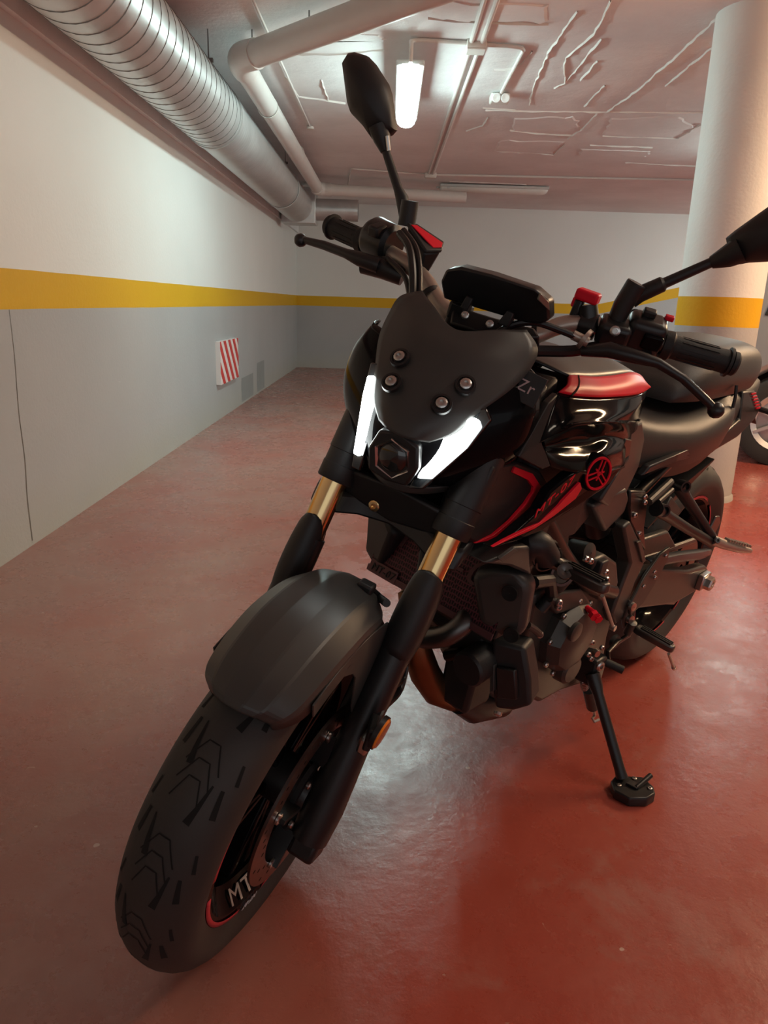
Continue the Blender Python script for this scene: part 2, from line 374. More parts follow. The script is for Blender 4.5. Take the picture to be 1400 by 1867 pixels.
# darker touched-up paint patches low on the left wall
M_PATCH = mat('touch_up_paint', (.27, .29, .29), .6, noise=.08, nscale=5)
for a, b in (((-1.44,8.1284,0.334), (-1.44,8.6042,-0.0172)), ((-1.44,7.2621,0.2519), (-1.44,7.8946,0.0044))):
    mesh('paint_patch', [(WX+.0015, a[1], max(b[2], .02)), (WX+.0015, b[1], max(b[2], .02)), (WX+.0015, b[1], a[2]), (WX+.0015, a[1], a[2])], [(0, 1, 2, 3)], M_PATCH, bpy.data.objects['wall_left'], smooth=False)
# ------------------------------------------------------------------ spiral duct
dcx, dcz, dR = -1.19, 2.135, .197
duct = empty('spiral_duct', (dcx, 0, dcz)); tag(duct, 'large galvanised spiral air duct under the ceiling, along the left wall', 'duct')
DY0, DY1 = -3.0, 9.7
DM = 5.25
lathe('duct_body', [(DY0, dR-.004), (DY0, dR), (DM, dR)], (0, 0, 0), (0, 1, 0), M_DUCT, duct, n=64)
rp_ = []
for i in range(int((DY1-DM)/.0125)): y = DM+i*.0125; rp_.append((y, dR-.004+.0022*math.cos(i*PI/2)))
lathe('corrugated_body', rp_+[(DY1, dR-.004)], (0, 0, 0), (0, 1, 0), M_DUCT, duct, n=64, angle=80)
# helical lock seam
hv, hf = [], []; pitch = .112; turns = (DM-DY0)/pitch; steps = int(turns*30)
for i in range(steps+1):
    a = 2*PI*i/30; y = DY0+pitch*i/30
    for dy, dr in ((-.0028, 0), (-.0014, .003), (.0014, .003), (.0028, 0)): hv.append((math.cos(a)*(dR+dr), y+dy, math.sin(a)*(dR+dr)))
    if i:
        b = 4*i
        for k in range(3): hf.append((b-4+k, b-3+k, b+1+k, b+k))
mesh('lock_seam', hv, hf, M_SEAM, duct)
for y in (2.2, 5.25, 8.3):
    lathe('joint_band', [(y-.03, dR+.001), (y-.03, dR+.006), (y+.03, dR+.006), (y+.03, dR+.001)], (0, 0, 0), (0, 1, 0), M_DUCT, duct, n=64)
for y in (1.2, 4.55, 7.6):
    tube('hanger_rod', [(dR*.75, y, dR*.6), (dR*.75, y, CZ-dcz)], .004, M_SEAM, duct, n=8)
    box('hanger_clip', (dR*.8, y, dR*.63), (.03, .02, .02), M_SEAM, duct)
# square end box and side branch at the far end
box('end_box', (.02, DY1+.14, 0), (.42, .34, .42), M_DUCT, duct, bevel=.008)
bx_ = lathe('side_branch', [(.1, .13), (.75, .13), (.75, .10)], (0, DY1+.14, -.03), (1, 0, 0), M_DUCT, duct, n=32)
# ------------------------------------------------------------------ white drain pipe
pz, pr = 2.285, .066
pipe = empty('drain_pipe', (0, 0, 0)); tag(pipe, 'thick white painted drain pipe with elbows under the ceiling', 'pipe')
PX = -.885
A = V((PX, 4.62, pz)); B = V((PX, 9.2, pz-.03)); A2 = V((.70, 3.10, pz+.03)); B2 = V((.85, 9.35, pz-.05))
tube('pipe_run', [A+V((0, .1, 0)), B-V((0, .08, 0))], pr, M_PIPE, pipe, n=28)
d1 = (A2-A).normalized(); tube('cross_run', [A+d1*.1, A2], pr*1.05, M_PIPE, pipe, n=28)
tube('elbow', cr([A+V((0, .16, 0)), A+V((0, .07, 0)), A+d1*.05+V((-.012, .0, 0)), A+d1*.16], 5), pr*1.16, M_PIPE, pipe, n=28)
d2 = (B2-B).normalized(); tube('far_run', [B+d2*.08, B2], pr*.95, M_PIPE, pipe, n=24)
tube('elbow', cr([B-V((0, .16, 0)), B-V((0, .06, 0)), B+d2*.06, B+d2*.16], 5), pr*1.12, M_PIPE, pipe, n=24)
for y in (5.6, 7.2): lathe('pipe_clamp', [(y-.012, pr+.001), (y-.012, pr+.005), (y+.012, pr+.005), (y+.012, pr+.001)], (PX, 0, pz-.01), (0, 1, 0), M_BOXW, pipe, n=24)
tube('hanger_rod', [A+d1*.12+V((0, 0, pr)), A+d1*.12+V((0, 0, CZ-pz))], .004, M_SEAM, pipe, n=8)
tube('hanger_rod', [A+d1*.6+V((0, 0, pr)), A+d1*.6+V((0, 0, CZ-pz-.02))], .004, M_SEAM, pipe, n=8)
# ------------------------------------------------------------------ electric conduits and boxes
cz_ = CZ-.012
def conduit(name, paths, label, r=.011):
    e = empty(name, (0, 0, 0)); tag(e, label, 'conduit')
    for p in paths: tube('conduit_tube', p, r, M_PIPE, e, n=10)
    return e
jb = (0.4297,4.6219,2.4); jx, jy = jb[0], jb[1]
def jbox(x, y, s, label):
    e = empty('junction_box', (x, y, CZ)); tag(e, label, 'junction box')
    box('box_body', (0, 0, -.02), (s, s, .045), M_BOXW, e, bevel=.006); box('box_lid', (0, 0, -.046), (s*.94, s*.94, .01), M_BOXW, e, bevel=.003)
    return e
jbox(jx, jy, .11, 'white junction box between the lit lamp and the emergency light')
b2 = (0.4016,8.8818,2.4); b2x, b2y = b2[0], b2[1]
jbox(b2x, b2y, .13, 'small white junction box on the ceiling near the far wall')
tray = empty('cable_tray', (0, 0, 0)); tag(tray, 'twin white conduit running along the ceiling toward the viewer', 'conduit')
for dx in (-.03, .03): tube('conduit_tube', [(jx+dx, jy-3.4, cz_), (jx+dx, jy-.05, cz_)], .014, M_PIPE, tray, n=10)
mesh('tray_base', *box_geo((jx, jy-1.7, CZ-.006), (.05, 3.3, .012)), M_CEIL, tray, smooth=False)
tray2 = empty('cable_tray', (0, 0, 0)); tag(tray2, 'twin white conduit from the junction box to the far ceiling', 'conduit')
for dx in (-.024, .024): tube('conduit_tube', [(jx+dx, jy+.05, cz_), (b2x+dx, b2y-.06, cz_)], .012, M_PIPE, tray2, n=10)
lampA = V((.068, 4.50, 2.245))
conduit('lamp_conduit', [cr([(jx-.055, jy-.02, cz_), (lampA.x+.09, jy-.04, cz_), (lampA.x+.02, jy-.05, cz_-.005), (lampA.x, jy-.10, cz_-.03), (lampA.x, lampA.y-.075, lampA.z+.09), (lampA.x, lampA.y-.062, lampA.z+.005)], 4)], 'bent white conduit feeding the lit tube lamp')
em = (0.7057,5.6071,2.4)
conduit('light_conduit', [cr([(jx+.05, jy, cz_), (em[0]-.06, jy+.02, cz_), (em[0]-.005, jy+.06, cz_), (em[0], jy+.2, cz_), (em[0], em[1]-.05, cz_)], 4)], 'bent white conduit feeding the small emergency light')
r2 = (3.2666,8.7074,2.4)
conduit('far_conduit', [[(b2x+.06, b2y, cz_), (r2[0]+3, b2y+(r2[1]-b2y)*2, cz_)]], 'long white conduit crossing the far ceiling to the right')
l2 = (-0.475,8.6918,2.4); l3 = (-0.566,10.177,2.4)
conduit('left_conduit', [cr([(b2x-.06, b2y, cz_), (l2[0]+.1, l2[1], cz_), (l2[0], l2[1]+.08, cz_), (l3[0], l3[1]-.4, cz_)], 3)], 'thin white conduit crossing the far ceiling to the left', .008)
t1 = (-0.7124,4.1017,2.4); t2 = (-0.7155,6.729,2.4)
th = conduit('thin_conduit', [[(t1[0], t1[1]-1, cz_), (t2[0], t2[1], cz_)]], 'thin white conduit beside the thick drain pipe', .007)
lathe('sensor_cap', [(0, .001), (0, .032), (.02, .03), (.03, .001)], (t2[0], t2[1]+.02, CZ-.03), (0, 0, 1), M_BOXW, th, n=20)
# small emergency light
eml = empty('emergency_light', (em[0], em[1]+.03, CZ-.03)); tag(eml, 'small pale emergency light on the ceiling right of the lit lamp', 'light')
box('light_body', (0, 0, 0), (.13, .11, .055), M_BOXW, eml, bevel=.012, bseg=3)
for k in (-1, 1): lathe('light_head', [(0, .001), (0, .024), (.03, .03), (.034, .026), (.03, .001)], (k*.03, -.05, -.005), (0, -1, -.3), mat('clear_lens', (.8, .82, .82), .15), eml, n=16)
# ------------------------------------------------------------------ tube lamps
M_HOUS = mat('lamp_housing', (.55, .56, .55), .45)
def emis(name, col, s):
    m = bpy.data.materials.new(name); N, L = nt(m); b = N['Principled BSDF']
    b.inputs['Base Color'].default_value = (.8, .8, .8, 1); b.inputs['Emission Color'].default_value = (*col, 1); b.inputs['Emission Strength'].default_value = s; return m
def tube_lamp(name, loc, length, power, col, label, rot=0, dead=False, hood=0):
    """waterproof batten lamp: flat housing above, long rounded diffuser below"""
    e = empty(name, loc, (0, 0, rot)); tag(e, label, 'lamp')
    box('housing', (0, length/2, .020), (.155, length*1.0, .032), M_HOUS, e, bevel=.01, bseg=3)
    if hood: mesh('hood', *box_geo((0, length/2, .03), (hood, length*1.04, .02)), M_HOUS, e, smooth=False)
    prof = [(-.062, .012), (-.066, -.005), (-.058, -.030), (-.036, -.050), (0, -.057), (.036, -.050), (.058, -.030), (.066, -.005), (.062, .012)]
    rows = []
    for t, s in ((0, .7), (.006, .9), (.02, 1), (.5, 1), (.93, 1), (.965, .86), (.988, .6), (.999, .25)): rows.append([(p[0]*s, t*length, .012+(p[1]-.012)*s) for p in prof])
    v, f = grid_geo(rows, 1); n = 9; f.append(tuple(range(n))); f.append(tuple(range(len(v)-n, len(v))))
    mesh('diffuser', v, f, M_BOXW if dead else emis(name+'_glow', col, power), e, smooth=True, angle=60)
    lathe('end_gland', [(0, .012), (.03, .016), (.035, .013), (.05, .012)], (0, -.045, 0), (0, 1, 0), M_HOUS, e, n=16)
    for k in ((-.03, .04), (.03, .04)): box('clip', (k[0]*2.05, .10, 0), (.012, .03, .035), M_HOUS, e, bevel=.003)
    return e
tube_lamp('tube_lamp', tuple(lampA), 1.27, LAMP_COOL, (.75, 1.0, .96), 'lit tube lamp glowing white beyond the motorcycle mirror')
tube_lamp('tube_lamp', (1.70, .55, CZ-.15), 1.30, LAMP_WARM, (1, .84, .66), 'warm lit tube lamp on the near ceiling right of the motorcycle')
bl = (1.0984,9.5448,2.36)
tube_lamp('tube_lamp', (bl[0]-.55, bl[1], CZ-.045), 1.3, 0, (1, 1, 1), 'unlit tube lamp lying across the far ceiling', -PI/2, True)
tube_lamp('tube_lamp', (3.25, 2.4, CZ-.24), 1.3, LAMP_SIDE, (1, .66, .38), 'hooded warm tube lamp hanging right of the column', hood=.34)
tube_lamp('tube_lamp', (3.22, 6.0, CZ-.14), 1.25, FILL_REAR, (.85, 1, .93), 'added fill tube lamp on the far ceiling, unseen behind the column')  # unseen lamp added to brighten the right floor and far wall
tube_lamp('tube_lamp', (6.0, 8.6, CZ-.14), 1.25, FILL_FAR, (.86, 1, .94), 'added fill tube lamp out of view in the far right corner')  # extra out-of-view lamp, put in to lift the back wall and ceiling
# ------------------------------------------------------------------ striped sign on the left wall
s0, s1, sz0, sz1 = 6.22, 6.96, .30, .655
sign = empty('warning_panel', (WX, 6.2, .30)); tag(sign, 'red and white diagonally striped foam panel on the left wall', 'sign')
M_SW = mat('sign_white', (.80, .74, .72), .5); M_SR = mat('sign_red', (.62, .05, .045), .5)
L_, H_ = s1-s0, sz1-sz0
mesh('panel_board', *box_geo((.02, L_/2, H_/2), (.04, L_, H_)), M_SW, sign, smooth=False)
def clip_poly(P, lo, hi):
    def cl(P, i, val, keep):
        out = []
        for k in range(len(P)):
            a, b = P[k], P[(k+1) % len(P)]; ia, ib = keep(a[i], val), keep(b[i], val)
            if ia: out.append(a)
            if ia != ib: t = (val-a[i])/(b[i]-a[i]); out.append(tuple(a[j]+(b[j]-a[j])*t for j in (0, 1)))
        return out
    for i in (0, 1):
        if P: P = cl(P, i, lo[i], lambda a, v_: a >= v_-1e-9)
        if P: P = cl(P, i, hi[i], lambda a, v_: a <= v_+1e-9)
    return P
per, sw = .185, .085; slope = .62          # stripes lean: y moves forward as z drops
for k in range(-2, 8):
    y0 = k*per-.06
    P = clip_poly([(y0, H_), (y0+sw, H_), (y0+sw+slope*.55, 0), (y0+slope*.55, 0)], (0, 0), (L_, H_))
    if len(P) > 2:
        prism('stripe', [(.0402, p[0], p[1]) for p in P], (.0025, 0, 0), M_SR, sign, bevel=0, smooth=False)

# ------------------------------------------------------------------ parked car seen past the column
car = empty('parked_car', (2.23, 5.22, 0), (0, 0, -math.radians(25))); tag(car, 'silver grey hatchback parked behind the column at the right edge', 'car')
M_CAR = mat('silver_car_paint', (.36, .38, .39), .3, .5, coat=.6); M_CGL = mat('car_glass', (.02, .024, .025), .06, coat=1); M_ALLOY = mat('alloy_wheel', (.55, .55, .55), .35, .7); M_CTY = mat('car_tyre', (.02, .02, .02), .7)
side = [(0, .42), (0, .62), (.03, .86), (.10, 1.0), (.22, 1.28), (.40, 1.44), (1.0, 1.50), (1.9, 1.48), (2.5, 1.30), (3.0, 1.02), (3.7, .92), (3.92, .76), (3.98, .48), (3.9, .26), (3.55, .22)]
def arch(cx): return [(cx+.36*math.cos(a), .30+.36*math.sin(a)) for a in [PI*k/8 for k in range(9)]]
outl = side+arch(3.18)+[(2.6, .20), (1.3, .20)]+arch(.52)+[(.06, .28)]
prism('car_body', [(x, 0, z) for x, z in outl], (0, 1.68, 0), M_CAR, car, bevel=.06, bseg=4)
for P in ([(.30, 1.0), (.36, 1.26), (.50, 1.38), (1.05, 1.42), (1.05, .98)], [(1.12, .98), (1.12, 1.42), (1.85, 1.40), (2.38, 1.22), (2.62, .98)]):
    prism('side_window', [(x, -.012, z) for x, z in P], (0, .03, 0), M_CGL, car, bevel=.006)
prism('rear_window', [(-.005, .25, .95), (.18, .25, 1.26), (.18, 1.43, 1.26), (-.005, 1.43, .95)], (.02, 0, 0), M_CGL, car, bevel=.004)
for cxw in (.52, 3.18):
    for yw, sd in ((.06, -1), (1.62, 1)):
        wt = lathe('car_wheel', [(-.09, .20), (-.10, .27), (-.085, .305), (.085, .305), (.10, .27), (.09, .20)], (cxw, yw, .305), (0, sd, 0), M_CTY, car, n=40)
        G = [lathe_geo([(.06, .17), (.085, .205), (.095, .20), (.08, .165)], (cxw, yw, .305), (0, sd, 0), 40), lathe_geo([(.03, .19), (.035, .0005)], (cxw, yw, .305), (0, sd, 0), 24), lathe_geo([(.04, .05), (.085, .045), (.088, .0005)], (cxw, yw, .305), (0, sd, 0), 20)]
        for k in range(7):
            a = 2*PI*k/7; d = V((math.cos(a), 0, math.sin(a))); G.append(box_geo(V((cxw, yw+sd*.072, .305))+d*.115, (.15, .02, .045), axes(d, (0, sd, 0))))
        mesh('alloy_rim', *join(*G), M_ALLOY, wt)
box('door_handle', (1.25, -.02, .92), (.16, .03, .03), M_CAR, car, bevel=.01); box('door_handle', (2.1, -.02, .90), (.16, .03, .03), M_CAR, car, bevel=.01)
prism('tail_light', [(-.01, -.01, .70), (.02, -.01, .92), (.18, -.02, .90), (.14, -.02, .74)], (0, .2, 0), M_SR, car, bevel=.01)
box('bumper', (.02, .84, .45), (.14, 1.66, .22), M_CAR, car, bevel=.04, bseg=3)

# ================================================================== MOTORCYCLE
bike = empty('motorcycle', (0.741371, 2.058049, 0), (-0.160712, 0, -2.319359))
tag(bike, 'black naked motorcycle with red accents leaning on its side stand', 'motorcycle')
M_BLK = mat('matte_black_plastic', (.014, .014, .015), .5, noise=.2, bump=.05, bscale=400)
M_SAT = mat('satin_black', (.013, .013, .014), .36)
M_GLOSS = mat('gloss_black_paint', (.005, .005, .006), .09, spec=.09)
M_GREY = mat('matte_dark_grey', (.045, .044, .042), .40, noise=.12, nscale=12)
M_RUB = mat('tyre_rubber', (.034, .031, .029), .60, noise=.2, nscale=18, bump=.08, bscale=300)
M_GRV = mat('tyre_groove', (.004, .004, .004), .9)
M_RED = mat('red_paint', (.72, .010, .030), .38, spec=.22)
M_RTAPE = mat('red_rim_tape', (.55, .03, .05), .4)
M_GOLD = mat('gold_stanchion', (.78, .56, .28), .16, 1)
M_STEEL = mat('bright_steel', (.55, .54, .52), .28, 1)
M_DSTEEL = mat('dark_steel', (.13, .125, .12), .35, .9)
M_DISC = mat('brake_disc_steel', (.30, .24, .22), .3, 1, noise=.15, nscale=60)
M_BRONZE = mat('grey_bronze_bar', (.42, .36, .31), .36, .6)
M_CREAM = mat('cream_lettering', (.82, .74, .60), .5)
M_WHITE = mat('white_lettering', (.75, .75, .75), .5)
M_GRIP = mat('grip_rubber', (.012, .012, .012), .6, bump=.2, bscale=500)
M_HOSE = mat('hose_rubber', (.008, .008, .009), .35)
M_AMBER = mat('amber_reflector', (.80, .22, .01), .2, coat=1)
M_CHROME = mat('lens_chrome', (.6, .6, .6), .12, 1)
M_LENS = mat('projector_glass', (.01, .011, .012), .03, coat=1)

FA = V((1.40, 0, .30))
# ---- tyre (shared builder for both wheels)
def tyre(name, cen, R, hw, prof, st, label):
    pr = prof+[(-y, r) for y, r in prof[::-1][1:]] if prof[-1][0] == 0 else prof
    v, f = lathe_geo(pr, cen, (0, 1, 0), 96); return mesh(name, v, f, M_RUB, bike, st=st, angle=60, label=label)
fprof = [(.044, .214), (.049, .221), (.055, .232), (.0595, .245), (.0605, .257), (.056, .270), (.048, .2815), (.036, .291), (.022, .297), (.010, .2995), (0, .300)]
ftyre = tyre('front_tyre', FA, .30, .06, fprof, True, 'front tyre with chevron tread')
def surf_r(prof, y):
    y = abs(y); P = prof[::-1]
    for (y0, r0), (y1, r1) in zip(P[:-1], P[1:]):
        if y0 <= y <= y1: return r0+(r1-r0)*(y-y0)/(y1-y0+1e-9)
    return P[-1][1]
def on_tyre(cen, prof, a, y, lift=.0006):
    r = surf_r(prof, y)+lift; return (cen[0]+r*math.cos(a), y, cen[2]+r*math.sin(a))
def groove_geo(cen, prof, pts, w0, w1=None, blunt=False):
    """pts: (angle_deg, y) polyline on the tyre; w: width in metres start -> end"""
    R = prof[-1][1]; w1 = w0 if w1 is None else w1; Q = []
    for (a0, y0), (a1, y1) in zip(pts[:-1], pts[1:]):
        n = 4
        for i in range(n): Q.append((a0+(a1-a0)*i/n, y0+(y1-y0)*i/n))
    Q.append(pts[-1]); v, f = [], []
    for i, (a, y) in enumerate(Q):
        A, B = Q[max(0, i-1)], Q[min(len(Q)-1, i+1)]; da = math.radians(B[0]-A[0])*R; dy = B[1]-A[1]; l = math.hypot(da, dy)+1e-9
        t = i/(len(Q)-1); w_ = (w0+(w1-w0)*t)/2; na, ny = -dy/l*w_/R, da/l*w_
        v += [on_tyre(cen, prof, math.radians(a)-na, y-ny), on_tyre(cen, prof, math.radians(a)+na, y+ny)]
        if i: b = 2*i; f.append((b-2, b-1, b+1, b))
    return v, f
def tread(cen, prof, parent, st, rng, step, hw):
    k = hw/.06
    for a in rng:
        for s in (-1, 1):
            o = step/2 if s > 0 else 0
            for (pl, w0, w1) in (
                ([(a+o+2, s*.016*k), (a+o+6, s*.020*k), (a+o+12, s*.024*k)], .0095*k, .0025),
                ([(a+o+5, s*.040*k), (a+o+12, s*.036*k)], .0065*k, .004),
                ([(a+o+14, s*.046*k), (a+o+19, s*.042*k)], .004, .003)):
                v, f = groove_geo(cen, prof, pl, w0, w1); mesh('tread_groove', v, f, M_GRV, parent, st=st)
        for d, h in ((0, .020), (4.2, .023), (8.6, .024)):
            v, f = groove_geo(cen, prof, [(a+d-6, -h*k), (a+d, -.008*k), (a+d, .008*k), (a+d-6, h*k)], .0019)
            mesh('tread_sipe', v, f, M_GRV, parent, st=st)
tread(FA, fprof, ftyre, True, range(-30, 95, 23), 23, .06)
# ---- rim
rimp = [(.047, .206), (.049, .222), (.045, .2235), (.041, .214), (.040, .204), (.030, .198), (.018, .186), (0, .184), (-.018, .186), (-.030, .198), (-.040, .204), (-.041, .214), (-.045, .2235), (-.049, .222), (-.047, .206), (-.03, .192), (-.018, .178), (0, .176), (.018, .178), (.03, .192), (.047, .206)]
def wheel_copy(me_o, cen, n, parent, st, name, off=0):
    S = STEER if st else Mx.Identity(4)
    for k in range(n):
        o = me_o if k == 0 else me_o.copy()
        if k: COL.objects.link(o)
        o.parent = parent; o.matrix_local = S @ Mx.Translation(cen) @ Mx.Rotation(off+2*PI*k/n, 4, 'Y')
frim = lathe('front_rim', rimp, FA, (0, 1, 0), M_GLOSS, bike, n=96, st=True)
def spoke_mesh(name, r0, r1, parent, fork=.13):
    g = []
    for s in (-1, 1):
        P = [V((r0*math.sin(s*.10), 0, r0*math.cos(.10))), V((r1*math.sin(s*fork), 0, r1*math.cos(fork)))]
        a = (P[1]-P[0]).normalized(); rot = axes(a, (0, 1, 0)); g.append(box_geo((P[0]+P[1])/2, ((P[1]-P[0]).length, .016, .030), rot))
    v, f = join(*g); return mesh(name, v, f, M_GLOSS, parent, bevel=.004)
sp_ = spoke_mesh('spoke', .036, .182, frim); wheel_copy(sp_, FA, 5, frim, True, 'spoke', .3)
lathe('hub', [(-.075, .018), (-.075, .030), (-.04, .040), (.04, .040), (.075, .030), (.075, .018)], FA, (0, 1, 0), M_SAT, frim, n=32, st=True)
# red tape on the rim flange with gaps for lettering
def rim_tape(cen, a0, a1, parent, st, r0=.2120, r1=.2195, y=.0500, side=1, mtl=None):
    v, f = [], []; n = max(3, int((a1-a0)/4))
    for i in range(n+1):
        a = math.radians(a0+(a1-a0)*i/n)
        for (r, yy) in ((r0, y), (r1, y-.0006)): v.append((cen[0]+r*math.cos(a), side*yy, cen[2]+r*math.sin(a)))
        if i: b = 2*i; f.append((b-2, b-1, b+1, b))
    return mesh('rim_tape', v, f, mtl or M_RTAPE, parent, st=st, solid=.0005, soff=0)
def rim_word(cen, s, amid, size, r, y, parent, st, m, shear=.2, name='rim_lettering', stretch=1.0):
    """flat lettering bent round the rim, tops outward, reading clockwise seen from the left side"""
    v, f = text_geo(s, size, .0006, shear); out = []
    for p in v:
        a = math.radians(amid)+p.x*stretch/r; rr = r+p.y; out.append((cen[0]+rr*math.cos(a), y+p.z, cen[2]+rr*math.sin(a)))
    return mesh(name, out, f, m, parent, st=st, smooth=False)
for a0, a1 in ((-63, -6), (-104, -83), (-124, -112), (-170, -140), (4, 30), (45, 85), (100, 140)): rim_tape(FA, a0, a1, frim, True)
rim_word(FA, 'MT-07', -73, .0155, .2155, .0505, frim, True, M_WHITE)
rim_word(FA, 'MT-07', 150, .0155, .2155, .0505, frim, True, M_WHITE)
# big cream lettering on the rim barrel
def barrel_word(s, amid, size, name):
    v, f = text_geo(s, size, .0006, 0, 1.05); out = []
    for p in v:
        t = (.5-p.y/size*1.25); r = .186+.020*t; y = .022+.021*t; a = math.radians(amid)-p.x/.19
        out.append((FA.x+(r-.003)*math.cos(a), y+.004+p.z, FA.z+(r-.003)*math.sin(a)))
    return mesh(name, out, f, M_CREAM, frim, st=True, smooth=False)
barrel_word('MT', -66, .056, 'rim_lettering'); barrel_word('07', -150, .056, 'rim_lettering')
# ---- brake discs
def disc(side):
    y = side*.066
    d = lathe('brake_disc', [(-.0022, .112), (-.0022, .149), (.0022, .149), (.0022, .112), (-.0022, .112)], (FA.x, y, FA.z), (0, 1, 0), M_DISC, bike, n=72, st=True)
    g = []
    for k in range(40):
        a = 2*PI*k/40; r = .120+.009*(k % 3); c = (FA.x+r*math.cos(a), y+side*.0023, FA.z+r*math.sin(a)); g.append(lathe_geo([(0, .0036), (.0003*side, .0001)], c, (0, 1, 0), 8))
    mesh('disc_holes', *join(*g), M_GRV, d, st=True)
    cp = [(-.004, .050), (-.004, .062), (.004, .062), (.004, .050), (-.004, .050)]
    g = [lathe_geo(cp, (FA.x, y, FA.z), (0, 1, 0), 40)]
    for k in range(5):
        a = 2*PI*k/5+.4; dirv = V((math.cos(a), 0, math.sin(a))); c = FA+V((0, y, 0))+dirv*.087; g.append(box_geo(c, (.056, .007, .030), axes(dirv, (0, 1, 0))))
    mesh('disc_carrier', *join(*g), M_SAT, d, st=True)
    for k in range(5):
        a = 2*PI*k/5+.4; c = FA+V((0, y+side*.003, 0))+V((math.cos(a), 0, math.sin(a)))*.112; bolt(c, (0, side, 0), M_STEEL, d, .009, .005, True)
    for k in range(5):
        a = 2*PI*k/5+1.0; c = FA+V((0, y+side*.006, 0))+V((math.cos(a), 0, math.sin(a)))*.056; bolt(c, (0, side, 0), M_STEEL, d, .006, .006, True)
    return d
disc(1); disc(-1)
# ---- fork
def FK(z, s=1, o=0): return V((1.405-.435*(z-.30)+o, s*.10, z))
FDIR = (FK(1)-FK(0)).normalized()
for s in (1, -1):
    leg = tube('fork_leg', [FK(.25, s), FK(.30, s), FK(.42, s), FK(.56, s), FK(.60, s), FK(.63, s)], [.029, .032, .0262, .0255, .0262, .0255], M_SAT, bike, n=28, st=True)
    tube('stanchion', [FK(.60, s), FK(.76, s)], .0207, M_GOLD, leg, n=32, st=True)
    tube('fork_cover', [FK(.716, s), FK(.718, s), FK(.74, s), FK(.741, s), FK(.76, s), FK(.761, s), FK(.93, s)], [.028, .0295, .0295, .0285, .0285, .0295, .0295], M_BLK, leg, n=28, st=True)
    # axle lug
    lathe('axle_lug', [(-.02, .001), (-.02, .028), (.016, .034), (.022, .030), (.022, .015), (.012, .013), (.012, .001)], FK(.295, s)+V((-.004, s*.0, -.012)), (0, s, 0), M_SAT, leg, n=28, st=True)
    box('pinch_block', FK(.25, s)+V((-.005, 0, -.012)), (.05, .046, .05), M_SAT, leg, rot=axes((FDIR.z, 0, -FDIR.x), FDIR), st=True, bevel=.008)
    # stanchion guard in front of the slider
    rows = []
    for z, wy, fx, bx2 in ((.660, .018, .023, -.008), (.648, .022, .026, -.012), (.61, .025, .0275, -.014), (.57, .0245, .026, -.012), (.535, .020, .021, -.006)):
        c = FK(z, s); out = s*.002
        rows.append([(c.x+bx2, c.y-wy*.9, c.z-.012), (c.x+fx*.55, c.y-wy, c.z), (c.x+fx, c.y-wy*.35, c.z+.012), (c.x+fx, c.y+wy*.45+out, c.z+.012), (c.x+fx*.45, c.y+wy+out*1.5, c.z), (c.x+bx2, c.y+wy*.95+out*2, c.z-.016)])
    grid('fork_guard', rows, M_BLK, leg, up=3, solid=.003, st=True, angle=50)
    # brake caliper behind the leg
    cal = FK(.40, s)+V((-.075, -s*.022, .02))
    box('brake_caliper', cal, (.055, .062, .105), M_SAT, leg, rot=axes((FDIR.z, 0, -FDIR.x), FDIR), st=True, bevel=.012, bseg=3)
    for dz in (-.03, .03): bolt(cal+FDIR*dz+V((0, s*.031, 0)), (0, s, 0), M_DSTEEL, leg, .007, .005, True)
# axle and spacer
lathe('front_axle', [(-.125, .001), (-.125, .012), (.125, .012), (.125, .001)], FA, (0, 1, 0), M_STEEL, bike, n=24, st=True)
lathe('axle_spacer', [(-.088, .022), (.088, .022)], FA, (0, 1, 0), M_SAT, bike, n=24, st=True)
# speed sensor and its bracket, amber reflector on left leg
refl = lathe('reflector', [(-.004, .001), (-.004, .0235), (.002, .0235), (.004, .021), (.0045, .001)], (1.3971,0.142,0.4745), (.03, .99, -.04), M_AMBER, bike, n=32, st=True, label='round amber reflector beside the left fork leg')
lathe('reflector_rim', [(-.006, .001), (-.006, .0255), (.001, .0255), (.001, .0238)], (1.3971,0.142,0.4745), (.03, .99, -.04), M_SAT, refl, n=32, st=True)
box('reflector_stay', (1.3831,0.125,0.454), (.05, .012, .035), M_SAT, refl, st=True, bevel=.003, rot=axes((1, .3, .2), (0, 0, 1)))
box('reflector_clip', (1.3895,0.125,0.4403), (.03, .016, .03), M_STEEL, refl, st=True, bevel=.004)
# brake hoses on the left leg
tube('brake_hose', [(1.3685,0.125,0.4481), (1.3331,0.12,0.4626), (1.2414,0.115,0.4348), (1.2208,0.1,0.4996), (1.2357,0.085,0.5876), (1.1863,0.07,0.5975), (1.151,0.05,0.6518)], .0058, M_HOSE, bike, n=10, st=True, smoothpath=5)
tube('sensor_cable', [(1.343,0.12,0.4475), (1.3031,0.115,0.4693), (1.2439,0.115,0.4541), (1.2286,0.11,0.4702)], .003, M_HOSE, bike, n=8, st=True, smoothpath=5)
